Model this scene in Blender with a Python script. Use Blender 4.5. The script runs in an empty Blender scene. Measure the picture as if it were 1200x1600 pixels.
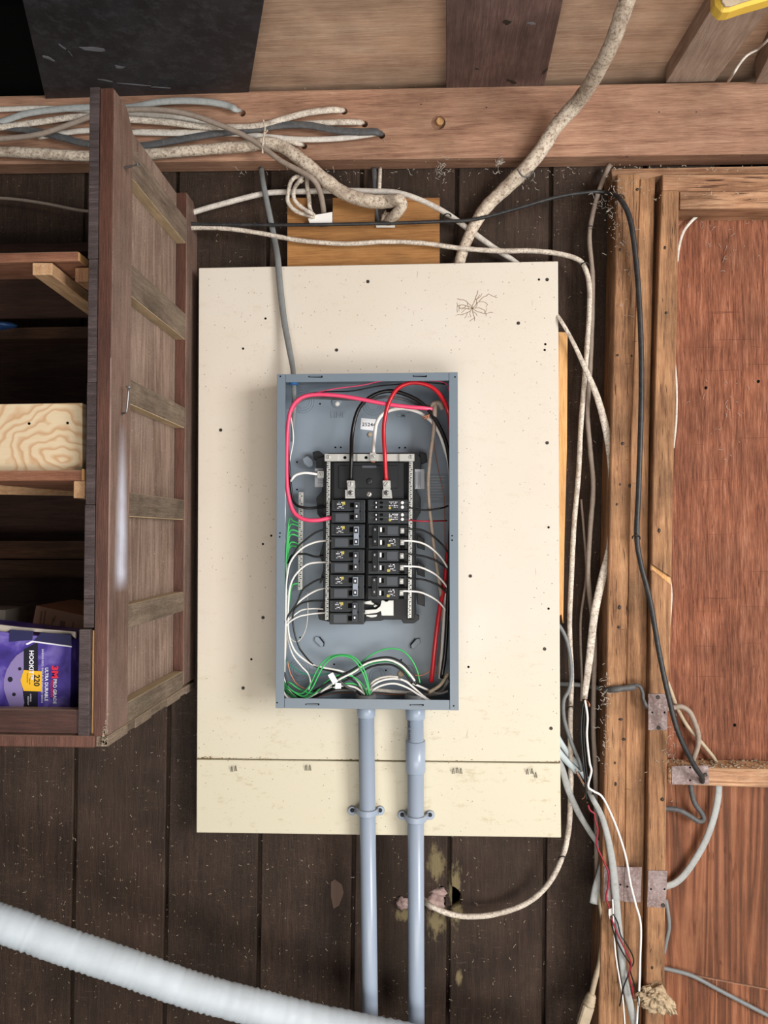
import bpy, bmesh, math, random
from mathutils import Vector, Matrix, noise
random.seed(7)
C = bpy.context.scene.collection
S = bpy.context.scene
F = 1202.0
CAM = Vector((0, 0, 1.45))
YAW = math.atan(65 / F); PITCH = math.atan(35 / F)
# ---- camera
cd = bpy.data.cameras.new('camera'); cam = bpy.data.objects.new('camera', cd); C.objects.link(cam)
cam.location = CAM; cam.rotation_euler = (math.pi / 2 + PITCH, 0, YAW)
cd.sensor_fit = 'VERTICAL'; cd.sensor_height = 24; cd.lens = F / 1600 * 24; cd.clip_start = 0.02
S.camera = cam
# ---- light: daylight through the garage door behind the viewer, to the right, and a dim sky
w = bpy.data.worlds.new('world'); S.world = w; w.use_nodes = True
bg = w.node_tree.nodes['Background']; bg.inputs[0].default_value = (0.80, 0.90, 1.0, 1); bg.inputs[1].default_value = 0.22
def area(name, loc, target, sx, sy, power, col):
    d = bpy.data.lights.new(name, 'AREA'); d.shape = 'RECTANGLE'; d.size = sx; d.size_y = sy; d.energy = power; d.color = col
    o = bpy.data.objects.new(name, d); C.objects.link(o); o.location = loc
    o.rotation_euler = (Vector(target) - Vector(loc)).to_track_quat('-Z', 'Y').to_euler()
    return o
area('daylight_right', (3.25, -1.75, 1.8), (0, 1.6, 1.4), 1.6, 1.9, 285, (1, 0.985, 0.96))
area('daylight_behind', (-0.3, -3.2, 1.7), (0, 1.6, 1.45), 2.6, 1.8, 8, (0.95, 0.98, 1))
area('floor_bounce_fill', (0.4, -0.9, 0.12), (0.1, 1.4, 2.7), 2.6, 1.8, 125, (1, 0.95, 0.88))  # added upward fill lamp, standing in for daylight bounced off the floor
S.view_settings.view_transform = 'Standard'; S.view_settings.look = 'None'
S.view_settings.exposure = -0.30; S.view_settings.gamma = 1; S.view_settings.use_curve_mapping = False

# ---- pixel of the 1200x1600 frame -> world point on the plane at depth Y (or height z, or side plane x)
R = cam.rotation_euler.to_matrix()
def ray(px, py): return R @ Vector(((px - 600) / F, (800 - py) / F, -1))
def at(px, py, Y):
    r = ray(px, py); return CAM + r * (Y / r.y)
def atz(px, py, z):
    r = ray(px, py); return CAM + r * ((z - CAM.z) / r.z)
def atx(px, py, x):
    r = ray(px, py); return CAM + r * ((x - CAM.x) / r.x)

# ---- objects
def link(name, me, mat=None, parent=None):
    o = bpy.data.objects.new(name, me); C.objects.link(o)
    if mat: me.materials.append(mat)
    if parent: setp(o, parent)
    return o
def worldloc(p):
    v = Vector(p.location)
    while p.parent: p = p.parent; v += p.location
    return v
def setp(o, parent):
    l = worldloc(parent)
    if o.type == 'MESH' and l.length > 0: o.data.transform(Matrix.Translation(-l))
    elif o.type != 'MESH': o.location = o.location - l
    o.parent = parent
def empty(name, loc): 
    o = bpy.data.objects.new(name, None); C.objects.link(o); o.location = loc; o.empty_display_size = .02; return o
def tag(o, label=None, cat=None, group=None, kind=None):
    if label: o['label'] = label
    if cat: o['category'] = cat
    if group: o['group'] = group
    if kind: o['kind'] = kind
    return o
def thing(name, loc, label, cat, group=None): return tag(empty(name, loc), label, cat, group)
def mesh(name, vs, fs, smooth=False):
    me = bpy.data.meshes.new(name); me.from_pydata([tuple(v) for v in vs], [], fs); me.update()
    if smooth: me.polygons.foreach_set('use_smooth', [True] * len(me.polygons))
    return me
def finish(bm, name, mat, parent, smooth=False, bev=0):
    bmesh.ops.recalc_face_normals(bm, faces=bm.faces)
    if bev: 
        es = [e for e in bm.edges if e.is_manifold and e.calc_face_angle(0) > 0.6]
        bmesh.ops.bevel(bm, geom=es, offset=bev, segments=1, affect='EDGES', clamp_overlap=True)
    me = bpy.data.meshes.new(name); bm.to_mesh(me); bm.free()
    if smooth: me.polygons.foreach_set('use_smooth', [True] * len(me.polygons))
    return link(name, me, mat, parent)
def prism(bm, front, back):
    a = [bm.verts.new(v) for v in front]; b = [bm.verts.new(v) for v in back]; n = len(a)
    bm.faces.new(a); bm.faces.new(b[::-1])
    for i in range(n): bm.faces.new((a[i], b[i], b[(i + 1) % n], a[(i + 1) % n]))
def plate(name, pts, Y, th, mat, parent=None, bev=.0008):
    """flat piece whose front outline is given in frame pixels at depth Y, th metres thick"""
    bm = bmesh.new(); fr = [at(x, y, Y) for x, y in pts]
    prism(bm, fr, [v + Vector((0, th, 0)) for v in fr]); return finish(bm, name, mat, parent, bev=bev)
def rect(x0, y0, x1, y1): return [(x0, y0), (x1, y0), (x1, y1), (x0, y1)]
def addbox(bm, x0, x1, y0, y1, z0, z1):
    prism(bm, [(x0, y0, z0), (x1, y0, z0), (x1, y0, z1), (x0, y0, z1)], [(x0, y1, z0), (x1, y1, z0), (x1, y1, z1), (x0, y1, z1)])
def box(name, x0, x1, y0, y1, z0, z1, mat, parent=None, bev=.001):
    bm = bmesh.new(); addbox(bm, x0, x1, y0, y1, z0, z1); return finish(bm, name, mat, parent, bev=bev)
def beam(name, a, b, w, h, mat, parent=None, bev=.001, up=Vector((0, 0, 1))):
    """stick from a to b"""
    a = Vector(a); b = Vector(b); t = (b - a).normalized(); s = t.cross(up).normalized(); u = s.cross(t)
    c = lambda p: [p + s * w / 2 * i + u * h / 2 * j for i, j in ((-1, -1), (1, -1), (1, 1), (-1, 1))]
    bm = bmesh.new(); prism(bm, c(a), c(b)); return finish(bm, name, mat, parent, bev=bev)
def addcyl(bm, p, axis, r, L, n=12, r2=None):
    axis = Vector(axis).normalized(); p = Vector(p)
    s = axis.cross(Vector((0.31, 0.2, 0.93))).normalized(); u = axis.cross(s)
    f = [(math.cos(2 * math.pi * i / n), math.sin(2 * math.pi * i / n)) for i in range(n)]
    r2 = r if r2 is None else r2
    prism(bm, [p + s * (r * a) + u * (r * b) for a, b in f], [p + axis * L + s * (r2 * a) + u * (r2 * b) for a, b in f])
def cyl(name, p, axis, r, L, mat, parent=None, n=12, r2=None, bev=0):
    bm = bmesh.new(); addcyl(bm, p, axis, r, L, n, r2); o = finish(bm, name, mat, parent, bev=bev)
    return o
def lathe(name, p, axis, prof, mat, parent=None, n=20):
    """prof: (distance along axis, radius)"""
    axis = Vector(axis).normalized(); p = Vector(p); s = axis.cross(Vector((0.1, 0.97, 0.2))).normalized(); u = axis.cross(s)
    vs = []; fs = []
    for d, r in prof:
        for i in range(n):
            a = 2 * math.pi * i / n; vs.append(p + axis * d + s * (r * math.cos(a)) + u * (r * math.sin(a)))
    for k in range(len(prof) - 1):
        for i in range(n): j = (i + 1) % n; fs.append((k * n + i, k * n + j, (k + 1) * n + j, (k + 1) * n + i))
    fs.append(tuple(range(n))[::-1]); fs.append(tuple((len(prof) - 1) * n + i for i in range(n)))
    bm = bmesh.new(); me = mesh(name, vs, fs); bm.from_mesh(me); bpy.data.meshes.remove(me)
    o = finish(bm, name, mat, parent)
    for q in o.data.polygons: q.use_smooth = len(q.vertices) == 4
    return o
def ball(name, p, rx, ry, rz, mat, parent=None, sub=2, rough=0, seed=0, fr=60):
    bm = bmesh.new(); bmesh.ops.create_icosphere(bm, subdivisions=sub, radius=1)
    for v in bm.verts:
        k = 1 + rough * noise.noise(v.co * 2.2 + Vector((seed, seed * 2.3, 0))) + rough * .5 * noise.noise(v.co * 6 + Vector((seed, 5, 0)))
        v.co = Vector((v.co.x * rx, v.co.y * ry, v.co.z * rz)) * k + Vector(p)
    return finish(bm, name, mat, parent, smooth=True)
def smoothpath(P, n=6):
    """centripetal-ish Catmull-Rom through points with attached radii"""
    P = [Vector(p) for p in P]
    if len(P) < 3: return P
    Q = [P[0] * 2 - P[1]] + P + [P[-1] * 2 - P[-2]]; out = []
    for i in range(1, len(Q) - 2):
        p0, p1, p2, p3 = Q[i - 1:i + 3]
        for k in range(n):
            t = k / n; out.append(.5 * ((2 * p1) + (p2 - p0) * t + (2 * p0 - 5 * p1 + 4 * p2 - p3) * t * t + (3 * p1 - p0 - 3 * p2 + p3) * t ** 3))
    out.append(P[-1]); return out
def sweep(name, P, r, mat, parent=None, flat=1.0, n=6, sides=8, wob=0, rs=None, sp=None):
    """tube through world points; r = half thickness in metres (number or list), flat = thin/wide ratio with the wide side facing the viewer"""
    if not isinstance(r, (list, tuple)): r = [r] * len(P)
    V4 = [Vector((*p, q)) for p, q in zip(P, r)]
    pts = smoothpath(V4, n); co = [Vector(v[:3]) for v in pts]; rr = [v[3] for v in pts]
    vs = []; fs = []; prev = None
    for i, p in enumerate(co):
        t = (co[min(i + 1, len(co) - 1)] - co[max(i - 1, 0)])
        t = t.normalized() if t.length > 1e-9 else Vector((0, 0, 1))
        s = t.cross(Vector((0, 1, 0)))
        if s.length < .25 and prev is not None: s = prev - t * prev.dot(t)
        if s.length < 1e-4: s = t.cross(Vector((1, 0, 0)))
        s.normalize()
        if prev is not None and s.dot(prev) < 0: s = -s
        if prev is not None: s = (s * .6 + prev * .4); s = (s - t * s.dot(t)).normalized()
        prev = s; u = s.cross(t)
        q = rr[i] * (1 + (wob * noise.noise(p * 55) if wob else 0))
        if rs: q *= rs(i)
        for k in range(sides):
            a = 2 * math.pi * k / sides
            vs.append(p + s * (q * math.cos(a)) + u * (q * flat * math.sin(a)))
    m = len(co)
    for i in range(m - 1):
        for k in range(sides): j = (k + 1) % sides; fs.append((i * sides + k, i * sides + j, (i + 1) * sides + j, (i + 1) * sides + k))
    fs.append(tuple(range(sides))[::-1]); fs.append(tuple((m - 1) * sides + k for k in range(sides)))
    me = mesh(name, vs, fs, True)
    return link(name, me, mat, parent)
def cable(name, pts, rpx, mat, label=None, cat='cable', group=None, parent=None, Y=None, **k):
    """pts (px, py[, Y]); rpx half width in frame pixels"""
    q = [(p[0], p[1], p[2] if len(p) > 2 else Y) for p in pts]
    W = [at(*p) for p in q]
    if not isinstance(rpx, (list, tuple)): rpx = [rpx] * len(q)
    o = sweep(name, W, [a * p[2] / F for a, p in zip(rpx, q)], mat, parent, **k)
    return tag(o, label, None if parent else cat, group)
def text(s, name, p, h, mat, parent, rot=0, ext=.0002, sx=1, bold=0, align='LEFT', Rm=None):
    """lettering on a face that looks towards -Y; rot = clockwise turn in degrees"""
    cu = bpy.data.curves.new('t', 'FONT'); cu.body = s; cu.size = h * 1.38; cu.extrude = ext; cu.offset = bold; cu.align_x = align; cu.resolution_u = 2
    o = bpy.data.objects.new('t', cu); C.objects.link(o); bpy.context.view_layer.update()
    me = bpy.data.meshes.new_from_object(o.evaluated_get(bpy.context.evaluated_depsgraph_get()))
    bpy.data.objects.remove(o); me.name = name
    M = Matrix.Translation(Vector(p)) @ (Rm if Rm is not None else Matrix.Rotation(math.radians(rot), 4, 'Y') @ Matrix.Rotation(math.pi / 2, 4, 'X')) @ Matrix.Scale(sx, 4, (1, 0, 0))
    me.transform(M); me.materials.clear()
    return link(name, me, mat, parent)
def cut(o, cutters):
    """boolean holes, applied at once; the cutters are removed"""
    for c in cutters:
        m = o.modifiers.new('b', 'BOOLEAN'); m.operation = 'DIFFERENCE'; m.object = c; m.solver = 'EXACT'
    bpy.context.view_layer.update()
    me = bpy.data.meshes.new_from_object(o.evaluated_get(bpy.context.evaluated_depsgraph_get()))
    o.modifiers.clear(); old = o.data; o.data = me
    for c in cutters: bpy.data.objects.remove(c)
    return o

# ---- materials
def lin(h):
    c = [int(h[i:i + 2], 16) / 255 for i in (0, 2, 4)]
    return tuple(x / 12.92 if x <= .04045 else ((x + .055) / 1.055) ** 2.4 for x in c) + (1,)
class NT:
    def __init__(s, name):
        s.m = bpy.data.materials.new(name); s.m.use_nodes = True; s.t = s.m.node_tree; s.t.nodes.clear()
        s.o = s.n('ShaderNodeOutputMaterial'); s.b = s.n('ShaderNodeBsdfPrincipled'); s.l(s.b.outputs[0], s.o.inputs[0])
    def n(s, ty, **k):
        x = s.t.nodes.new(ty)
        for a, v in k.items(): setattr(x, a, v)
        return x
    def l(s, a, b): s.t.links.new(a, b)
    def set(s, sock, v):
        if isinstance(v, bpy.types.NodeSocket): s.l(v, sock)
        else: sock.default_value = v
    def coord(s, scale=(1, 1, 1), off=True):
        g = s.n('ShaderNodeNewGeometry').outputs['Position']
        if off:
            oi = s.n('ShaderNodeObjectInfo'); mm = s.n('ShaderNodeVectorMath', operation='MULTIPLY_ADD')
            mu = s.n('ShaderNodeMath', operation='MULTIPLY'); s.l(oi.outputs['Random'], mu.inputs[0]); mu.inputs[1].default_value = 3.0
            cx = s.n('ShaderNodeCombineXYZ')
            for i in range(3): s.l(mu.outputs[0], cx.inputs[i])
            ad = s.n('ShaderNodeVectorMath', operation='ADD'); s.l(g, ad.inputs[0]); s.l(cx.outputs[0], ad.inputs[1]); g = ad.outputs[0]
        m = s.n('ShaderNodeVectorMath', operation='MULTIPLY'); s.l(g, m.inputs[0]); m.inputs[1].default_value = scale
        return m.outputs[0]
    def noise(s, vec, scale=5, detail=4, rough=.55, dist=0):
        x = s.n('ShaderNodeTexNoise'); s.l(vec, x.inputs['Vector']); x.inputs['Scale'].default_value = scale
        x.inputs['Detail'].default_value = detail; x.inputs['Roughness'].default_value = rough; x.inputs['Distortion'].default_value = dist
        return x.outputs[0]
    def vor(s, vec, scale=5, rnd=1):
        x = s.n('ShaderNodeTexVoronoi'); s.l(vec, x.inputs['Vector']); x.inputs['Scale'].default_value = scale; x.inputs['Randomness'].default_value = rnd
        return x
    def ramp(s, f, *st):
        x = s.n('ShaderNodeValToRGB'); s.l(f, x.inputs[0]); e = x.color_ramp.elements
        while len(e) < len(st): e.new(.5)
        for k, (p, c) in zip(e, st): k.position = p; k.color = c if isinstance(c, tuple) else (c, c, c, 1)
        return x.outputs[0]
    def mix(s, f, a, b, mode='MIX'):
        x = s.n('ShaderNodeMix', data_type='RGBA', blend_type=mode); s.set(x.inputs[0], f); s.set(x.inputs[6], a); s.set(x.inputs[7], b); return x.outputs[2]
    def math(s, op, a, b=0, c=0):
        x = s.n('ShaderNodeMath', operation=op); s.set(x.inputs[0], a); s.set(x.inputs[1], b); s.set(x.inputs[2], c); return x.outputs[0]
    def bump(s, h, d=.002, st=.5):
        x = s.n('ShaderNodeBump'); x.inputs['Distance'].default_value = d; x.inputs['Strength'].default_value = st; s.l(h, x.inputs['Height']); s.l(x.outputs[0], s.b.inputs['Normal'])
    def done(s, col, rough=.7, metal=0, spec=.35):
        s.set(s.b.inputs['Base Color'], col); s.set(s.b.inputs['Roughness'], rough); s.b.inputs['Metallic'].default_value = metal; s.b.inputs['Specular IOR Level'].default_value = spec
        return s.m
def wood(name, dark, mid, light, axis='Z', grain=1.0, rough=.75, spec=.2, ring=.5, blot=.4, dust=0.0, dustcol='b9a58c', vary=.25, bump=.6, specks=0, speckcol='cdbfae', fleck=0):
    t = NT(name); k = {'X': (.06, 1, 1), 'Y': (1, .06, 1), 'Z': (1, 1, .06)}[axis]
    v = t.coord(k); iso = t.coord((1, 1, 1))
    big = t.noise(v, 16 * grain, 3, .5, 1.2 * ring)
    wave = t.math('FRACT', t.math('MULTIPLY', big, 7.0)); wave = t.math('PINGPONG', wave, .5)
    fib = t.noise(v, 620 * grain, 4, .7)
    fib2 = t.noise(v, 170 * grain, 5, .7)
    fm = t.math('ADD', t.math('MULTIPLY', fib, .55), t.math('MULTIPLY', fib2, .45))
    fm = t.math('ADD', t.math('MULTIPLY', t.math('SUBTRACT', fm, .5), 1.9), .5)
    f = t.math('ADD', t.math('MULTIPLY', wave, .75 * ring), t.math('MULTIPLY', fm, 1 - .35 * ring))
    col = t.ramp(f, (.27, lin(dark)), (.53, lin(mid)), (.80, lin(light)))
    bl = t.ramp(t.noise(iso, 7, 4, .6), (.35, 1 - blot), (.65, 1.0))
    col = t.mix(1.0, col, bl, 'MULTIPLY')
    oi = t.n('ShaderNodeObjectInfo').outputs['Random']
    mr = t.n('ShaderNodeMapRange'); t.l(oi, mr.inputs[0]); mr.inputs[3].default_value = 1 - vary; mr.inputs[4].default_value = 1 + vary * .6
    col = t.mix(1.0, col, mr.outputs[0], 'MULTIPLY')
    if fleck:
        fl = t.ramp(t.noise(t.coord({'X': (.12, 1, 1), 'Y': (1, .12, 1), 'Z': (1, 1, .12)}['X' if axis == 'Z' else 'Z']), 230, 3, .8), (.62, 0.0), (.80, 1.0))
        col = t.mix(t.math('MULTIPLY', fl, fleck), col, lin(speckcol))
    if dust:
        d = t.ramp(t.noise(iso, 700, 3, .85), (.42, 0.0), (.62, 1.0)); d2 = t.ramp(t.noise(iso, 9, 3, .6), (.3, .25), (.7, 1.0))
        col = t.mix(t.math('MULTIPLY', t.math('MULTIPLY', d, d2), dust), col, lin(dustcol))
    nz = t.n('ShaderNodeSeparateXYZ'); t.l(t.n('ShaderNodeNewGeometry').outputs['Normal'], nz.inputs[0])
    up = t.ramp(nz.outputs[2], (.55, 0.0), (.85, 1.0))
    if dust: col = t.mix(t.math('MULTIPLY', up, .85), col, lin(dustcol))
    if specks:
        vo = t.vor(iso, 90); sp = t.ramp(vo.outputs['Distance'], (0, 1.0), (.10, 1.0), (.13, 0.0)); ms = t.ramp(t.noise(iso, 30, 2), (.6 - .1 * specks, 0.0), (.62, 1.0))
        col = t.mix(t.math('MULTIPLY', t.math('MULTIPLY', sp, ms), .8), col, lin(speckcol))
    t.bump(t.math('ADD', fm, t.math('MULTIPLY', wave, .4)), .0016, bump)
    return t.done(col, rough, 0, spec)
def plain(name, h, rough=.5, metal=0, spec=.4, var=.0, dirt=None, dirtamt=.4, ds=300, bump=0):
    t = NT(name); col = lin(h)
    if dirt or var or bump:
        iso = t.coord()
        if var: col = t.mix(1.0, col, t.ramp(t.noise(iso, 14, 3), (.3, 1 - var), (.7, 1.0)), 'MULTIPLY')
        if dirt:
            a = t.ramp(t.noise(iso, ds, 4, .75), (.48, 0.0), (.66, 1.0)); col = t.mix(t.math('MULTIPLY', a, dirtamt), col, lin(dirt))
            b = t.ramp(t.noise(iso, ds * .2, 4, .65), (.45, 0.0), (.7, 1.0)); col = t.mix(t.math('MULTIPLY', b, dirtamt * .7), col, lin(dirt))
        if bump: t.bump(t.noise(iso, 180, 3), .0006, bump)
    return t.done(col, rough, metal, spec)
M = {}
M['siding'] = wood('dark_stained_board', '1f1512', '35261f', '4d3b31', 'Z', 1, .65, .25, .25, .5, .42, '6f5d4d', .22, .8, .6, '8d7c6b', .40)
M['beam'] = wood('beam_wood', '85604e', 'a88069', 'c09a80', 'X', .7, .75, .2, .5, .3, .10, 'cdb294', .05)
M['stud'] = wood('stud_wood', '76513a', 'a67a58', 'c4986f', 'Z', .8, .75, .2, .6, .5, .15, 'd0ac86', .10)
M['studx'] = wood('header_wood', '825a42', 'ae8466', 'cba483', 'X', .8, .8, .2, .8, .45, .10, 'd8b690', .10)
M['sheet'] = wood('brown_plywood', '562d1d', '89523a', 'b07a60', 'Z', .8, .7, .25, .12, .3, .10, 'b98d70', .06, 1)
M['ceilply'] = wood('ceiling_plywood', 'c09e86', 'd9b79d', 'e6cab2', 'X', .5, .85, .15, .35, .35, .06, 'e0c8b0', .05)
M['purple'] = wood('purple_brown_plank', '54423f', '705853', '87716a', 'Y', .6, .5, .3, .3, .5, .15, 'a09088', .0)
M['greyjoist'] = wood('dusty_joist', '8b7566', 'a79182', 'bba797', 'Y', .6, .85, .1, .2, .3, .3, 'c9b8a6', .05)
M['blackbd'] = plain('black_board', '29282b', .45, 0, .4, .3, '55545a', .3, 45)
M['redbrown'] = wood('red_brown_varnish', '45281f', '5c382c', '724a3b', 'Z', .9, .5, .4, .4, .35, .12, '94796a', .05)
M['dusty'] = wood('dusty_brown_plywood', '5f493f', '836c5f', 'a08a7c', 'Z', .8, .8, .15, .9, .3, .75, 'b3a091', .1, .8, 1)
M['dustystile'] = wood('dusty_red_brown', '553d34', '705549', '8b7062', 'Z', .9, .6, .3, .4, .35, .55, 'a5958a', .05)
M['ledge'] = wood('dusty_ledge', '54463d', '74645a', '948475', 'Y', .8, .8, .15, .4, .6, .5, 'b7a68a', .15)
M['greyedge'] = wood('grey_sawn_lumber', '332b2b', '4a4041', '635858', 'X', .9, .85, .15, .4, .3, .25, '7d716c', .15)
M['bottomrail'] = wood('dark_red_rail', '35201d', '4a2e28', '5c3c34', 'X', .8, .5, .4, .3, .4, .15, '8a7466', .05)
M['shelfwood'] = wood('shelf_wood', '6d4434', '875a45', 'a0745b', 'X', .9, .75, .2, .6, .35, .15, 'c3a58a', .05)
M['palestick'] = wood('pale_lumber', 'a8805c', 'c8a07a', 'dab992', 'Y', .8, .8, .2, .5, .25, .1, 'e0c39c', .05)
M['orange'] = wood('orange_board', '87592f', 'a37342', 'b5854f', 'X', .5, .6, .3, .4, .25, .05, 'd8b690', 0)
M['strip'] = wood('light_strip', 'b88655', 'd0a06a', 'dcb381', 'Z', .7, .7, .2, .4, .2, 0)
def mat_paint():
    t = NT('cream_paint'); iso = t.coord(off=False)
    col = t.mix(t.ramp(t.noise(iso, 3, 3), (.3, 0.0), (.7, 1.0)), lin('d3ccc1'), lin('cec5b7'))
    sz = t.n('ShaderNodeSeparateXYZ'); t.l(t.n('ShaderNodeNewGeometry').outputs['Position'], sz.inputs[0])
    low = t.n('ShaderNodeMapRange'); t.l(sz.outputs[2], low.inputs[0]); low.inputs[1].default_value = 1.25; low.inputs[2].default_value = .95
    col = t.mix(low.outputs[0], col, lin('cfc8b2'))
    d = t.ramp(t.vor(iso, 75).outputs['Distance'], (0, 1.0), (.075, 1.0), (.10, 0.0))
    hi = t.n('ShaderNodeMapRange'); t.l(sz.outputs[2], hi.inputs[0]); hi.inputs[1].default_value = 1.62; hi.inputs[2].default_value = 1.95
    msk = t.ramp(t.math('ADD', t.noise(iso, 8, 3), t.math('MULTIPLY', hi.outputs[0], .13)), (.45, 0.0), (.52, 1.0))
    d = t.math('MAXIMUM', d, t.ramp(t.vor(iso, 190).outputs['Distance'], (0, 1.0), (.07, 1.0), (.09, 0.0)))
    col = t.mix(t.math('MULTIPLY', t.math('MULTIPLY', d, msk), .8), col, lin('75604e'))
    sm = t.ramp(t.noise(t.coord((1, 1, 2.2), False), 26, 5, .75), (.57, 0.0), (.72, 1.0)); col = t.mix(t.math('MULTIPLY', t.math('MULTIPLY', sm, t.math('ADD', .45, low.outputs[0])), .38), col, lin('a8966f'))
    sc = t.ramp(t.noise(t.coord((5, 1, .8), False), 45, 3, .8), (.70, 0.0), (.74, 1.0)); col = t.mix(t.math('MULTIPLY', sc, .4), col, lin('b09a80'))
    t.bump(t.noise(iso, 160, 3), .0005, .25); return t.done(col, .45, 0, .35)
M['cream'] = mat_paint()
M['grey'] = plain('grey_enamel', '6f7c88', .35, 0, .45, .05)
M['greyin'] = plain('grey_enamel_inside', '7f8b97', .4, 0, .45, .06)
M['pvc'] = plain('grey_pvc', '97a4b6', .28, 0, .45, .04)
M['duct'] = plain('white_foil_wrap', 'c0cad2', .5, 0, .5, .15, bump=.5)
M['white'] = plain('white_wire', 'e8e6e2', .45)
M['dirtywhite'] = plain('dirty_white_sheath', 'ded4c6', .55, 0, .3, .12, '6d5747', .8, 300)
M['creamcable'] = plain('cream_fabric_sheath', 'd8cab8', .8, 0, .2, .15, '6b5342', .9, 190, .6)
M['palewhite'] = plain('pale_sheath', 'd9d3ca', .5, 0, .35, .1, '86786a', .5, 300)
M['beige'] = plain('beige_sheath', 'b7a78f', .55, 0, .3, .1, '77654f', .35, 90)
M['taupe'] = plain('taupe_sheath', '9a8c80', .6, 0, .3, .1, '6d5d50', .4, 120)
M['lightgrey'] = plain('light_grey_sheath', 'a6a9a8', .5, 0, .35, .08, '6f6c66', .35, 120)
M['midgrey'] = plain('mid_grey_sheath', '7c7f80', .5, 0, .35, .08, '5d5d5a', .35, 120)
M['darkgrey'] = plain('dark_grey_sheath', '4c4e51', .55, 0, .35, .1, '7b746c', .35, 120)
M['bluewhite'] = plain('blue_white_sheath', 'b4c0c4', .45, 0, .4)
M['blackcable'] = plain('black_cable', '232427', .45, 0, .4, .1, '5a5650', .25, 140)
M['black'] = plain('black_wire', '0d0d0e', .3, 0, .4)
M['blackplastic'] = plain('black_plastic', '1d1f22', .42, 0, .35, .1)
M['breaker'] = plain('breaker_black', '1d2023', .42, 0, .4, .15, '3a3f45', .3, 300)
M['handle'] = plain('handle_grey', '4a4f57', .4)
M['lighthandle'] = plain('handle_light_grey', '8b95a3', .4)
M['slot'] = plain('slot_black', '060606', .8, 0, .1)
M['red'] = plain('red_wire', 'b81c28', .3, 0, .45)
M['pink'] = plain('pink_wire', 'e0486e', .35, 0, .45, bump=.3)
M['darkred'] = plain('dark_red_wire', '8f1c30', .4)
M['green'] = plain('green_wire', '3fb560', .4)
M['teal'] = plain('teal_wire', '3d8f7b', .4)
M['copper'] = plain('bare_copper', 'b0775a', .4, .8)
M['tin'] = plain('tinned_metal', 'cfcfca', .32, .55, .5, .12)
M['screwgrey'] = plain('screw_metal', '8b8c8c', .4, .8)
M['darkscrew'] = plain('dark_screw', '3c3733', .5, .5)
M['rust'] = plain('rusty_plate', '7d6965', .6, .25, .35, .2, 'b5a9a9', .55, 160)
M['label'] = plain('white_sticker', 'e4e6ea', .5)
M['greylabel'] = plain('grey_sticker', '9b9fa6', .4)
M['ink'] = plain('black_ink', '15151a', .6)
M['blue'] = plain('blue_grommet', '3a78b8', .5)
M['greyrub'] = plain('grey_bushing', '6f7376', .5)
M['yellow'] = plain('yellow_plastic', 'dcb74a', .45)
M['dustfluff'] = plain('dust_fluff', 'a99a86', .95, 0, .1, .2, '6f6252', .4, 200)
M['web'] = plain('cobweb', 'a8a29a', .9, 0, .1)
M['shaving'] = plain('pale_shaving', 'a89a86', .9, 0, .1)
M['dark'] = plain('void_shade_black', '0a0908', .95, 0, .1)  # shade of the void put into the colour, for sheets behind openings
M['backdark'] = wood('dark_back_panel', '2a1a14', '38251d', '463028', 'X', .8, .7, .2, .4, .3, 0, vary=0)

M['rawunder'] = wood('raw_tan_wood', 'a08b6e', 'b8a284', 'cab697', 'Y', .8, .9, .1, .3, .3, .2, 'd2c09c', .05)
M['dimbatten'] = wood('dim_batten_wood', '2c1c13', '3f2a1d', '513a2a', 'X', .8, .8, .2, .6, .3, 0)
def bare(m, spots):
    t = m.node_tree; b = t.nodes['Principled BSDF']; src = b.inputs['Base Color'].links[0].from_socket; N = t.nodes.new
    g = N('ShaderNodeNewGeometry').outputs['Position']; acc = None
    nz = N('ShaderNodeTexNoise'); nz.inputs['Scale'].default_value = 60; nz.inputs['Detail'].default_value = 5; nz.inputs['Roughness'].default_value = .75
    ms = N('ShaderNodeVectorMath'); ms.operation = 'MULTIPLY'; ms.inputs[1].default_value = (1, 1, .4); t.links.new(g, ms.inputs[0]); t.links.new(ms.outputs[0], nz.inputs['Vector'])
    for px, py, rx, ry in spots:
        c = at(px, py, YB); a = N('ShaderNodeVectorMath'); a.operation = 'SUBTRACT'; t.links.new(g, a.inputs[0]); a.inputs[1].default_value = tuple(c)
        d = N('ShaderNodeVectorMath'); d.operation = 'MULTIPLY'; d.inputs[1].default_value = (F / YB / rx, 0, F / YB / ry); t.links.new(a.outputs[0], d.inputs[0])
        l = N('ShaderNodeVectorMath'); l.operation = 'LENGTH'; t.links.new(d.outputs[0], l.inputs[0]); o = l.outputs['Value']
        if acc is not None:
            x = N('ShaderNodeMath'); x.operation = 'MINIMUM'; t.links.new(acc, x.inputs[0]); t.links.new(o, x.inputs[1]); o = x.outputs[0]
        acc = o
    f = N('ShaderNodeMath'); f.operation = 'MULTIPLY_ADD'; t.links.new(nz.outputs[0], f.inputs[0]); f.inputs[1].default_value = 2.6; f.inputs[2].default_value = -.95
    s_ = N('ShaderNodeMath'); s_.operation = 'SUBTRACT'; t.links.new(f.outputs[0], s_.inputs[0]); t.links.new(acc, s_.inputs[1])
    k = N('ShaderNodeMath'); k.operation = 'MULTIPLY_ADD'; k.use_clamp = True; t.links.new(s_.outputs[0], k.inputs[0]); k.inputs[1].default_value = 2.2; k.inputs[2].default_value = 1.2
    mx = N('ShaderNodeMix'); mx.data_type = 'RGBA'; t.links.new(k.outputs[0], mx.inputs[0]); t.links.new(src, mx.inputs[6]); mx.inputs[7].default_value = lin('75694c'); t.links.new(mx.outputs[2], b.inputs['Base Color'])
YB = 1.70
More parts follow.
